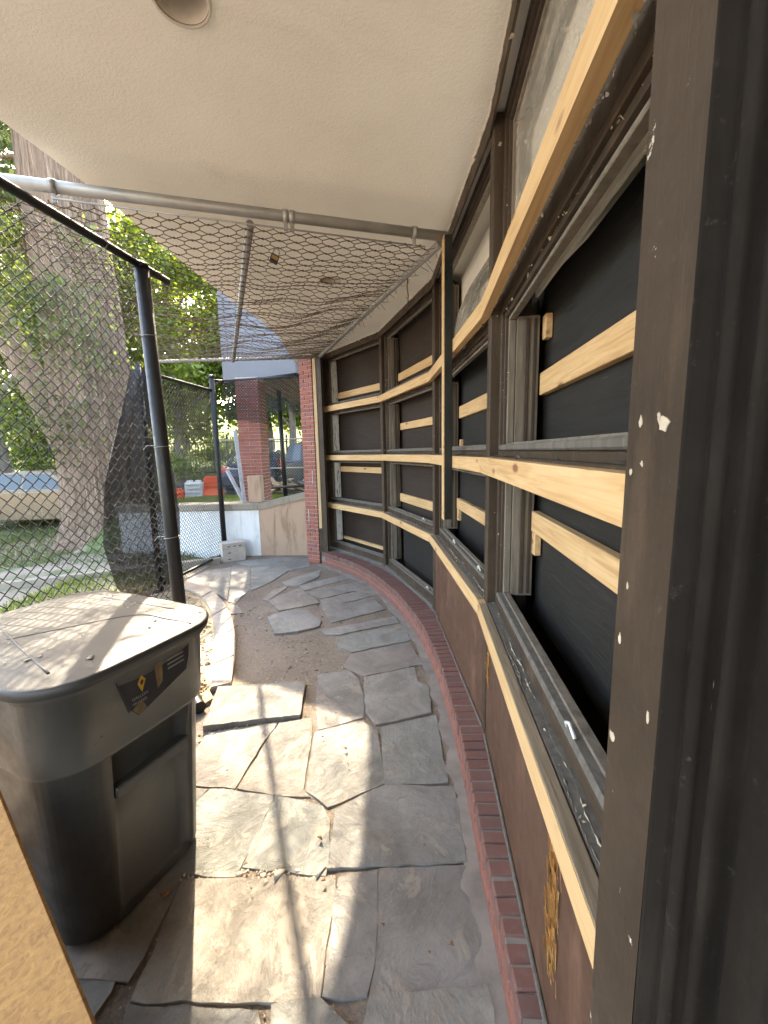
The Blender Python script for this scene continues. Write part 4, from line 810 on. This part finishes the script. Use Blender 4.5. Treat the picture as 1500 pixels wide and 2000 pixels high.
def loft(name, secs, mat, parent, cap0=False, cap1=False):
    """secs: (z, hu, hv, r, du, dv, bow)"""
    V = []; F = []; n = None
    for z, hu, hv, r, du, dv, bow in secs:
        pl = rrect(hu, hv, r, 9, bow); n = len(pl)
        if name == 'body' and .04 < z < .782: pl = [(x, y+(.055*float(smooth(.175, .155, abs(x-.03))) if y < -hv*.8 else 0)) for x, y in pl]
        V += [bw_(UC+du+x, VC+dv+y, z) for x, y in pl]
    for j in range(len(secs)-1):
        for i in range(n): F.append((j*n+i, j*n+(i+1) % n, (j+1)*n+(i+1) % n, (j+1)*n+i))
    if cap0: F.append(list(range(n))[::-1])
    if cap1: F.append(list(range((len(secs)-1)*n, len(secs)*n)))
    o = pyd(name, V, F, mat, parent); me = o.data
    bm = bmesh.new(); bm.from_mesh(me); bmesh.ops.recalc_face_normals(bm, faces=bm.faces[:]); bm.to_mesh(me); bm.free()
    for p in me.polygons: p.use_smooth = len(p.vertices) == 4
    return o
body = loft('body', [(.03, .285, .35, .13, -.02, -.02, .02), (.05, .295, .36, .13, -.02, -.02, .02), (.78, .335, .405, .15, 0, 0, .03), (.785, .345, .425, .15, 0, 0, .03), (.80, .348, .428, .15, 0, 0, .03), (1.09, .36, .45, .16, 0, 0, .03), (1.095, .37, .465, .16, 0, 0, .03), (1.135, .37, .465, .16, 0, 0, .03)], MT['bin'], bn, True, False)
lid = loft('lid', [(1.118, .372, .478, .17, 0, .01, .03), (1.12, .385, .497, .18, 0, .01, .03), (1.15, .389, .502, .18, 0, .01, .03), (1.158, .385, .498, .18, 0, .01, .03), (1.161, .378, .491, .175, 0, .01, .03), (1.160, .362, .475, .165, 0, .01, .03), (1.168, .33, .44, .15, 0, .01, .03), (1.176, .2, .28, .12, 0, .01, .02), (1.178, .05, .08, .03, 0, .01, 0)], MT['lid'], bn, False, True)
def lid_z(u, v): return float(np.interp(max(abs(u-UC)/.33, abs(v-VC-.01)/.44), [.15, .62, 1.0, 1.09], [1.178, 1.176, 1.168, 1.160]))
def rib(pts): tube('lid_rib', [bw_(q[0], q[1], lid_z(q[0], q[1])-.001) for q in spline([p[:2] for p in pts], 5)], .0045, MT['lid'], lid, 8)
rib([(1.22, 1.50, 1.174), (1.20, 1.62, 1.177), (1.17, 1.80, 1.177), (.95, 1.95, 1.178), (.80, 2.05, 1.177)]); rib([(.72, 1.60, 1.173), (.78, 1.9, 1.176), (.85, 2.2, 1.175)]); rib([(1.30, 1.70, 1.174), (1.28, 2.2, 1.175)])
tube('hinge_bar', [bw_(.72, 2.47, 1.13), bw_(1.28, 2.47, 1.13)], .018, MT['dark'], bn, 10)
for u in (.78, .9, 1.1, 1.22): tube('hinge_knuckle', [bw_(u-.03, 2.47, 1.13), bw_(u+.03, 2.47, 1.13)], .026, MT['lid'], bn, 10)
for u in (.66, 1.34):
    c = np.array(bw_(u, 2.28, .125)); ax = np.array([UA[0], UA[1], 0]); w_ = tube('wheel', [c-ax*.025, c+ax*.025], .125, MT['rubber'], bn, 24); tube('wheel_hub', [c-ax*.028, c+ax*.028], .05, MT['dark'], w_, 12)
# front face: its plane and the lift pocket with a grab bar
def face_v(z): return VC-np.interp(z, [.045, .78], [.38*1.02, .405*1.03])
WF = Matrix(((UA[0], -VA[0], 0, 0), (UA[1], -VA[1], 0, 0), (0, 0, 1, 0), (0, 0, 0, 1)))  # x along u, y outwards (front), z up
def fbox(name, u0, u1, d0, d1, z0, z1, mat, parent=body, bev=.004): return box(name, (u0, d0, z0), (u1, d1, z1), mat, parent, WF, bev)
fv = -face_v(.72)
slope = math.atan((face_v(.1)-face_v(.7))/.6)
WP = WF @ Matrix.Translation((UC+.03, -face_v(.78)+.002, .78)) @ Matrix.Rotation(-slope, 4, 'X')
box('grab_bar', (-.168, -.05, -.215), (.168, -.006, -.165), MT['bin'], body, WP, .006)
# sticker in the collar
WS = WF @ Matrix.Translation((UC+.04, -(VC-.442*1.03)+.006, .98)) @ Matrix.Rotation(.045, 4, 'X')
# collar recess edges around the sticker
def plate(name, pts, d0, mat, parent): return pyd(name, [(x, d0, z) for x, z in pts], [list(range(len(pts)))], mat, parent, WS)
st = plate('sticker', [(-.155, .075), (-.125, -.045), (-.095, -.085), (.135, -.01), (.155, .04), (.165, .10)], .001, MT['dark'], body)
plate('recess_lip', [(-.165, .08), (-.16, .09), (-.125, -.05), (-.135, -.05)], .0035, MT['lid'], body)
plate('sticker_print', [(-.118, -.05), (-.093, -.083), (-.06, -.07), (-.075, -.03)], .003, MT['brownprint'], st); plate('sticker_print', [(-.01, .08), (-.005, -.02), (.02, .0), (.03, .085)], .003, MT['brownprint'], st)
plate('diamond', [(-.085, .04), (-.065, .068), (-.05, .045), (-.07, .0)], .003, MT['yellow'], st); plate('diamond_mark', [(-.075, .04), (-.066, .052), (-.06, .042), (-.068, .028)], .0045, MT['dark'], st)
for i in range(3): plate('text_line', [(.05, .075-.018*i), (.13, .078-.018*i), (.13, .071-.018*i), (.05, .068-.018*i)], .003, MT['greyprint'], st)
for i, (txt, dz, sz) in enumerate((('GALLON', -.016, .017), ('TRUSTED', -.036, .014))):
    cu = bpy.data.curves.new('lettering', 'FONT'); cu.body = txt; cu.size = sz; cu.extrude = .0003
    tmp = bpy.data.objects.new('lettering', cu); COL.objects.link(tmp); bpy.context.view_layer.update()
    me = bpy.data.meshes.new_from_object(tmp); bpy.data.objects.remove(tmp)
    mobj('lettering', me, MT['greyprint'], st, WS @ Matrix.Translation((-.115, .004, dz)) @ Matrix(((1, 0, 0, 0), (0, 0, -1, 0), (0, 1, 0, 0), (0, 0, 0, 1))) )
# leaf crumbs on the lid
def reg_lid(r): q = bw_(UC+r.uniform(-.36, .36), VC+r.uniform(-.44, .42), 0); return q[0], q[1]
scatter('lid_crumbs', 70, reg_lid, .006, MT['litter'], lid, 9, .3, lambda x, y: 1.174)
# OSB sheet leaning in the left foreground
Pb, Pt = Vector((-.822, .9, .378)), Vector((-1.23, 1.15, .842)); ax = (Pt-Pb).normalized(); lft = Vector((-.95, -.05, -.30)); lft = (lft-ax*lft.dot(ax)).normalized(); nn = ax.cross(lft).normalized()
if nn.y > 0: nn = -nn
W = Matrix(((lft.x, nn.x, ax.x, Pb.x), (lft.y, nn.y, ax.y, Pb.y), (lft.z, nn.z, ax.z, Pb.z), (0, 0, 0, 1)))
ob = box('osb_sheet', (0, -.012, -.36), (1.0, 0, 1.1), MT['osb'], None, W, .001); tag(ob, 'tan oriented strand board sheet leaning in the lower left foreground', 'board')

# ================================================================== BEYOND THE FENCE
def leaves(name, centres, radii, n_each, size, mat, parent, seed, droop=.3):
    r = np.random.default_rng(seed); C_ = np.repeat(np.asarray(centres), n_each, 0); R_ = np.repeat(np.asarray(radii), n_each, 0)
    m_ = len(C_); p = C_+r.normal(0, .5, (m_, 3))*R_; a = r.normal(0, 1, (m_, 3)); a[:, 2] -= droop; a /= np.linalg.norm(a, axis=1)[:, None]
    b = np.cross(a, r.normal(0, 1, (m_, 3))); b /= np.linalg.norm(b, axis=1)[:, None]; s = (size*r.uniform(.6, 1.4, m_))[:, None]
    v = np.stack([p, p+a*s*.5+b*s*.33, p+a*s, p+a*s*.5-b*s*.33], 1).reshape(-1, 3)
    return npmesh(name, v, np.arange(m_*4).reshape(-1, 4), mat, parent)
def tree(name, label, base, h, r0, crown_c, crown_r, ncl, n_each, size, leafmat, barkmat, seed, lean=(0, 0), group='trees beyond the fence', cl_r=.55, limbs=9, zmin=None):
    r = np.random.default_rng(seed); x, y = base; z = float(tz(x, y))-.1; t = empty(name, (x, y, z), label, 'tree', group)
    k = np.linspace(0, 1, 14); pts = np.stack([x+lean[0]*k+.06*np.sin(k*7+seed), y+lean[1]*k+.06*np.cos(k*6), z+h*k], -1)
    rr = r0*(1-.75*k)+r0*.55*np.exp(-k*h/.5); V, Q = sweep(pts, rr, 18); VV = [V]; QQ = [Q]; o = len(V)
    cc = np.array(crown_c, float); cr = np.array(crown_r, float); cen = []
    while len(cen) < ncl:
        q = r.normal(0, 1, 3); q /= np.linalg.norm(q); q *= r.uniform(.35, 1)**.6; c = cc+q*cr*(1+.18*r.normal())
        if zmin is None or c[2] > zmin: cen.append(c)
    for c in cen[:limbs]:
        s = pts[min(13, max(3, int(13*np.clip((c[2]-z)/h*.75, .2, .95))))]; mid = (s+c)/2+np.array([0, 0, .25]); lp = spline([s, mid, c], 4); V, Q = sweep(lp, np.linspace(r0*.28, .015, len(lp)), 7); VV.append(V); QQ.append(Q+o); o += len(V)
    npmesh('trunk', np.concatenate(VV), np.concatenate(QQ), barkmat, t, smooth=True)
    leaves('crown', cen, np.full((ncl, 3), cl_r)*np.array([1, 1, .7]), n_each, size, leafmat, t, seed+100); return t
# great fibrous trunk: lobed and flared, its foliage high up with a few low sprays
bt_ = empty('redwood_tree', (-5.9, 8.75, 0), 'huge fibrous reddish trunk with a flared foot just beyond the fence', 'tree', 'trees beyond the fence')
NT = 220; th = np.arange(NT)/NT*2*np.pi; zs = np.concatenate([np.linspace(-.15, 1.6, 30), np.linspace(1.66, 9, 110), np.linspace(9.2, 15, 20)]); V = []
rr_ = np.random.default_rng(5); fr_q = [(int(q), rr_.uniform(0, 6.28), rr_.uniform(.2, 1.1), rr_.uniform(0, 6.28)) for q in rr_.integers(14, 62, 16)]
for z in zs:
    base = .78-.020*z+.42*np.exp(-max(z, 0)/.45); rid = sum(np.sin(th*q+p_+1.4*np.sin(z*w_+o_)) for q, p_, w_, o_ in fr_q)/4.0
    rr = base*(1+.05*np.sin(th*5+.3*z)+.03*np.sin(th*9+1.3+.6*np.sin(z*.8)))+.028*np.abs(rid)-.02
    V.append(np.stack([-5.85-.03*z+rr*np.cos(th), 8.78+rr*np.sin(th), np.full(NT, z)], -1))
V = np.concatenate(V); i = np.arange(len(zs)-1)[:, None]*NT; j = np.arange(NT)[None, :]
npmesh('trunk', V, np.stack([i+j, i+(j+1) % NT, i+NT+(j+1) % NT, i+NT+j], -1).reshape(-1, 4), MT['bark'], bt_, smooth=True)
lp = spline([(-6.1, 8.9, .6), (-7.1, 9.2, 2.6), (-8.3, 9.5, 4.9), (-9.3, 9.8, 7.5), (-10, 10, 11)], 7); tube('leaning_stem', lp, np.linspace(.36, .17, len(lp)), MT['bark'], bt_, 16)
cl = []
for k in range(60):
    a = RNG.uniform(0, 6.28); q = RNG.uniform(1.0, 3.0); cl.append((-8.2+q*math.cos(a)-1.0, 8.8+q*math.sin(a)*.9, RNG.uniform(8.5, 14)))
for k in range(26): cl.append((-7.6+RNG.normal(0, .9), 8.2+RNG.normal(0, .6), RNG.uniform(5.2, 8.5)))
for k in range(34): cl.append((-6.5+RNG.normal(0, .95), 7.9+RNG.normal(0, .2), RNG.uniform(2.0, 6.4)))
leaves('crown', cl, np.array([[.5, .5, .3]]*86+[[.75, .4, .45]]*(len(cl)-86)), 150, .075, MT['leafd'], bt_, 51, .5)
for k in range(12):
    c = cl[60+2*k]; tube('branch', spline([(-6.6, 8.75, c[2]+.7), (c[0]*.5-3.3, 8.5, c[2]+.5), c], 4), np.linspace(.05, .012, 9), MT['bark'], bt_, 6)
# branch reaching over the terrace: its leaves dapple the sunlight
ov = [(-3.6+RNG.normal(0, .8), 8.2+RNG.normal(0, .9), 6.7+RNG.normal(0, .45)) for k in range(6)]
tag(leaves('sun_dapple_spray', ov, np.tile([.34, .34, .18], (len(ov), 1)), 40, .07, MT['leafd'], bt_, 52, .3), kind='stuff')
sun_filter = [(-.5-.37*z+RNG.normal(0, .75), 1.9+1.06*z+RNG.normal(0, .75), z) for z in RNG.uniform(8.2, 10.5, 40)]  # unseen sprays added in the sun's path to thin the sunlight on the floor
tag(leaves('sun_dapple_spray', sun_filter, np.tile([.6, .6, .35], (40, 1)), 34, .062, MT['leafd'], bt_, 53, .3), kind='stuff')
for k in range(8): tube('branch', spline([(-6.2, 8.9, 9.2), (-5.2, 9.8, 9.4+.1*k), sun_filter[k*4]], 5), np.linspace(.05, .008, 11), MT['bark'], bt_, 5)
tube('branch', spline([(-6.1, 8.6, 7.6), (-5.0, 8.3, 7.5), (-3.9, 8.2, 6.9), (-2.9, 8.1, 6.6)], 6), np.linspace(.10, .02, 19), MT['bark'], bt_, 7)
tree('dark_tree', 'dark slanting trunk rising left of the great redwood', (-11.4, 12.2), 13, .42, (-11.5, 12.8, 9.5), (3.6, 2.8, 6.0), 110, 260, .15, MT['leafd'], MT['barkg'], 11, (-1.0, .2), cl_r=.75)
tree('maple_tree', 'sunny yellow-green tree directly behind the sagging net', (-8.6, 17.6), 9, .26, (-8.4, 17.8, 7.3), (4.8, 3.0, 4.4), 150, 280, .18, MT['leafy'], MT['barkg'], 12, cl_r=.8)
tree('maple_tree', 'sunny tree seen through the gate below the canopy fascia', (-5.6, 20.5), 7, .22, (-5.4, 20.5, 5.4), (3.6, 2.4, 2.5), 75, 240, .18, MT['leafy'], MT['barkg'], 13, cl_r=.75)
tree('maple_tree', 'pale green tree filling the far left behind the iron fence', (-16.5, 19.5), 11, .3, (-16.2, 19, 7.6), (4.8, 3.2, 5.6), 150, 250, .2, MT['leafy'], MT['barkg'], 14, cl_r=.9)
tree('dark_tree', 'dense dark tree at the far left edge', (-20.5, 17.5), 12, .35, (-20, 17.8, 8.5), (4.4, 3.2, 5.2), 80, 220, .2, MT['leafd'], MT['barkg'], 15, cl_r=1.0)
tree('dark_tree', 'tall dark tree far behind the sunny maple', (-13.0, 27), 14, .4, (-13, 27, 10), (6.0, 3, 6.0), 100, 220, .27, MT['leafd'], MT['barkg'], 16, cl_r=1.1)
tree('street_tree', 'smooth grey trunk seen between the two brick pillars', (-3.45, 15.9), 5.2, .19, (-3.2, 16.0, 5.1), (2.4, 1.6, 1.7), 42, 190, .14, MT['leafd'], MT['barkg'], 17, cl_r=.55, zmin=3.6)
tree('maple_tree', 'bright tree on the grassy hill behind the parked cars', (-2.6, 24), 7.5, .22, (-2.4, 24, 6.2), (5.0, 2.2, 2.9), 80, 220, .22, MT['leafy'], MT['barkg'], 18, cl_r=.9)
for i, (x, y, r_, h, lab) in enumerate(((-14.6, 16.9+1.6, 1.6, 1.5, 'bright shrub behind the iron fence above the silver car'), (-11.5, 19.6, 1.4, 1.2, 'round shrub on the slope behind the great trunk'), (-7.9, 21.6, 1.7, 1.1, 'low sunny shrub on the hill behind the gate'))):
    z = float(tz(x, y)); t = empty('shrub', (x, y, z), lab, 'shrub', 'shrubs on the slope'); r = np.random.default_rng(60+i)
    cen = [(x+r.normal(0, r_*.5), y+r.normal(0, r_*.35), z+.3+abs(r.normal(0, h*.6))) for k in range(32)]
    leaves('foliage', cen, np.full((32, 3), .42), 150, .13, MT['leafy'], t, 70+i)
    for k in range(5): tube('stem', [(x+.08*k-.2, y, z-.1), cen[k]], [.025, .01], MT['barkg'], t, 6)
# grass beyond the fence
def grass(name, n, reg, h, mat, seed, lab):
    r = np.random.default_rng(seed); x, y = reg(r, n); z = tz(x, y); a = r.uniform(0, 6.28, n); hh = h*r.uniform(.4, 1.3, n); w_ = .006+.004*r.random(n)
    dx, dy = np.cos(a), np.sin(a); ln = r.normal(0, .45, (n, 2))*hh[:, None]
    v = np.stack([np.stack([x-dx*w_, y-dy*w_, z-.02], -1), np.stack([x+dx*w_, y+dy*w_, z-.02], -1), np.stack([x+ln[:, 0], y+ln[:, 1], z+hh], -1)], 1).reshape(-1, 3)
    o = npmesh(name, v, np.arange(3*n).reshape(-1, 3), mat); tag(o, lab, 'grass', kind='stuff')
def rg1(r, n): x = r.uniform(-10, -3.6, n); y = r.uniform(6.9, 13.5, n); return x, y
grass('grass', 26000, rg1, .09, MT['leafd'], 31, 'rough green grass around the great trunk')
def rg2(r, n): x = r.uniform(-5.3, 0, n); y = r.uniform(7.95, 13.4, n); return x, y
grass('grass', 16000, rg2, .08, MT['leafy'], 32, 'sunny grass behind the low walls')
def rg3(r, n): x = r.uniform(-4.9, -3.45, n); y = r.uniform(4.2, 6.4, n); return x, y
grass('grass', 2600, rg3, .10, MT['leafy'], 33, 'weeds along the outer side of the fence')
# iron picket fence
fy = 18.2
f = empty('iron_fence', (-12, fy, float(tz(-12, fy))), 'black iron picket fence along the far side of the road', 'fence')
for p in range(11):
    x0 = -25+2.6*p; zb = float(tz(x0+1.3, fy))
    for z in (.2, 1.5): box('rail', (x0, fy-.015, zb+z), (x0+2.6, fy+.015, zb+z+.04), MT['iron'], f, I4, 0)
    box('post', (x0-.035, fy-.035, zb-.2), (x0+.035, fy+.035, zb+1.85), MT['iron'], f, I4, .004)
tag(multibox('pickets', [((-25+.13*q-.009, fy+.011, zb+.08), (-25+.13*q+.009, fy+.029, zb+1.72)) for q in range(1, 220) if q % 20], MT['iron'], f, I4, 0), kind='stuff')
# concrete kerb line on the far side path
kb = box('path_kerb', (0, -.06, -.1), (3.6, .06, .09), MT['cap'], None, Matrix.Translation((-6.2, 5.6, .02)) @ Matrix.Rotation(.42, 4, 'Z'), .01); tag(kb, 'weathered concrete kerb beside the dirt path beyond the fence', 'kerb')

# vehicles: a side profile swept across the width, the cabin tucked in towards the roof
def car(label, loc, rz, paint, kind, light=None):
    t = empty('parked_car', loc, label, 'car', 'cars parked beyond the fence', rz)
    W = Matrix.Translation(loc) @ Matrix.Rotation(rz, 4, 'Z'); hw = .88
    if kind == 'sedan':
        lower = [(-2.3, .32), (-2.33, .6), (-2.25, .86), (-1.55, .95), (1.0, .97), (1.9, .86), (2.28, .72), (2.33, .42), (2.2, .25), (-2.15, .22)]
        roof = [(-1.65, .95), (-1.0, 1.36), (-.3, 1.45), (.35, 1.42), (1.15, .96)]; wx = (-1.4, 1.42)
    else:
        lower = [(-2.25, .34), (-2.3, .7), (-2.25, .98), (-1.9, 1.02), (.95, 1.04), (1.9, .98), (2.2, .84), (2.27, .45), (2.15, .27), (-2.1, .25)]
        roof = [(-2.2, 1.02), (-2.05, 1.55), (-1.6, 1.68), (.2, 1.68), (1.15, 1.03)]; wx = (-1.4, 1.4)
    bm = bmesh.new(); n = len(lower); rows = []
    for y, s in ((-hw, .94), (-hw*.97, .985), (-hw*.8, 1), (hw*.8, 1), (hw*.97, .985), (hw, .94)):
        c = (0, .6); rows.append([bm.verts.new((c[0]+(x-c[0])*s, y, c[1]+(z-c[1])*s)) for x, z in lower])
    for a_, b_ in zip(rows[:-1], rows[1:]):
        for i in range(n): bm.faces.new((a_[i], a_[(i+1) % n], b_[(i+1) % n], b_[i]))
    bm.faces.new(rows[0][::-1]); bm.faces.new(rows[-1]); bmesh.ops.recalc_face_normals(bm, faces=bm.faces[:])
    me = bpy.data.meshes.new('body'); bm.to_mesh(me); bm.free(); body = mobj('body', me, paint, t, W)
    md = body.modifiers.new('soft', 'BEVEL'); md.width = .05; md.segments = 3; md.limit_method = 'ANGLE'
    zt = max(z for _, z in roof); zb = roof[0][1]
    def cy(z, e=0): return (hw-.02)-(z-zb)/(zt-zb)*.17+e
    def cabin(name, pr, e, mat, parent):
        bm = bmesh.new(); A_ = [bm.verts.new((x, -cy(z, e), z)) for x, z in pr]; B_ = [bm.verts.new((x, cy(z, e), z)) for x, z in pr]; m_ = len(pr)
        for i in range(m_-1): bm.faces.new((A_[i], A_[i+1], B_[i+1], B_[i]))
        bm.faces.new(A_); bm.faces.new(B_[::-1]); bmesh.ops.recalc_face_normals(bm, faces=bm.faces[:]); me = bpy.data.meshes.new(name); bm.to_mesh(me); bm.free(); return mobj(name, me, mat, parent, W)
    cab = cabin('cabin', roof, 0, paint, t); cab.modifiers.new('soft', 'BEVEL').width = .03
    cx = sum(x for x, _ in roof)/len(roof); lo = roof[0][1]
    def sidewin(x0, x1, x2, x3):   # bottom x0..x1, top x3..x2
        for s_ in (-1, 1):
            z0_, z1_ = lo+.05, zt-.09
            v = [(x0, s_*(cy(z0_)+.006), z0_), (x1, s_*(cy(z0_)+.006), z0_), (x2, s_*(cy(z1_)+.006), z1_), (x3, s_*(cy(z1_)+.006), z1_)]
            pyd('side_window', v, [(0, 1, 2, 3)], MT['glassd'] if False else MT['cglass'], t, W)
    if kind == 'sedan': sidewin(-1.35, -.35, -.33, -.92); sidewin(-.28, .88, .22, -.26)
    else: sidewin(-1.95, -1.1, -1.05, -1.82); sidewin(-1.03, -.2, -.15, -.98); sidewin(-.13, .92, .18, -.08)
    def slant(p, q, f0, f1, name):
        x0, z0_ = [p[i]+(q[i]-p[i])*f0 for i in (0, 1)]; x1, z1_ = [p[i]+(q[i]-p[i])*f1 for i in (0, 1)]
        nx_, nz_ = (q[1]-p[1]), -(q[0]-p[0]); l_ = math.hypot(nx_, nz_); nx_, nz_ = nx_/l_*.008, nz_/l_*.008
        if nz_ < 0: nx_, nz_ = -nx_, -nz_
        pyd(name, [(x0+nx_, -cy(z0_, -.09), z0_+nz_), (x0+nx_, cy(z0_, -.09), z0_+nz_), (x1+nx_, cy(z1_, -.09), z1_+nz_), (x1+nx_, -cy(z1_, -.09), z1_+nz_)], [(0, 1, 2, 3)], MT['cglass'], t, W)
    slant(roof[-1], roof[-2], .1, .9, 'windscreen'); slant(roof[0], roof[1], .12, .9, 'rear_window')
    for x_ in wx:
        for s_ in (-1, 1):
            p = [W @ Vector((x_, s_*(hw-.2), .33)), W @ Vector((x_, s_*(hw+.015), .33))]; w_ = tube('wheel', [tuple(q) for q in p], .33, MT['rubber'], t, 26)
            p = [W @ Vector((x_, s_*(hw-.05), .33)), W @ Vector((x_, s_*(hw+.022), .33))]; tube('rim', [tuple(q) for q in p], .21, MT['rim'], w_, 18)
    for s_ in (-1, 1):
        box('headlight', (2.14, s_*.62-.16, .66), (2.29, s_*.62+.16, .77), MT['white_plastic'], t, W, .02); box('tail_light', (-2.33, s_*.68-.13, .72), (-2.2, s_*.68+.13, .92 if kind == 'sedan' else 1.2), MT['red'], t, W, .02)
        box('mirror', (.82, s_*(hw+.08)-.08, lo+.02), (.92, s_*(hw+.08)+.08, lo+.15), paint, t, W, .02)
    return t
mm = NB('car_glass'); mm.set(Base_Color=(.02, .03, .03, 1), Roughness=.05, Specular_IOR_Level=.8); MT['cglass'] = mm.m
car('pale tan sedan parked beyond the fence left of the great trunk', (-8.5, 10.8, float(tz(-8.5, 10.8))+.02), 0, MT['silver'], 'sedan')
car('dark blue car parked nose-out behind the pillar left of the grey trunk', (-4.5, 15.6, .60), 1.57, MT['blue'], 'sedan')
car('dark car parked beyond the opening right of the grey trunk', (-1.15, 14.7, .60), .06, MT['darkcar'], 'suv')
# plastic barriers and a cone
def barrier(label, x, y, w_, h, mat, rz, slots):
    z = float(tz(x, y)); t = empty('plastic_barrier', (x, y, z), label, 'barrier', 'plastic road barriers', rz); W = Matrix.Translation((x, y, z)) @ Matrix.Rotation(rz, 4, 'Z')
    pr = [(-.24, 0), (-.24, .12), (-.12, .3), (-.09, h), (.09, h), (.12, .3), (.24, .12), (.24, 0)]
    V = [(-w_/2, a_, b_) for a_, b_ in pr]+[(w_/2, a_, b_) for a_, b_ in pr]; n = 8
    b_ = pyd('shell', V, [(i, (i+1) % n, n+(i+1) % n, n+i) for i in range(n)]+[list(range(n))[::-1], list(range(n, 2*n))], mat, t, W); b_.modifiers.new('soft', 'BEVEL').width = .02
    for k in range(slots): box('rib', (-w_/2+.05, -.155, .35+k*.12), (w_/2-.05, -.10, .40+k*.12), mat, t, W, .008)
    for s_ in (-1, 1): box('lug', (s_*w_/4-.07, -.06, h-.005), (s_*w_/4+.07, .06, h+.06), mat, t, W, .01)
barrier('orange plastic barrier nearest the black post', -5.95, 11.6, .55, .68, MT['orange'], 0, 3); barrier('white plastic barrier between the two orange ones', -5.42, 11.75, .5, .66, MT['white_plastic'], 0, 3); barrier('orange slatted barrier right of the white one', -4.95, 11.9, .46, .6, MT['orange'], 0, 3)
x, y = -5.95, 9.4; z = float(tz(x, y)); cn = empty('traffic_cone', (x, y, z), 'orange traffic cone seen through the torn black screen', 'cone')
tube('cone', [(x, y, z+.03), (x, y, z+.35), (x, y, z+.7)], [.15, .09, .03], MT['orange'], cn, 20); box('base', (x-.19, y-.19, z), (x+.19, y+.19, z+.035), MT['orange'], cn, bevel=.01); tube('band', [(x, y, z+.38), (x, y, z+.5)], [.092, .071], MT['white_plastic'], cn, 20, False)
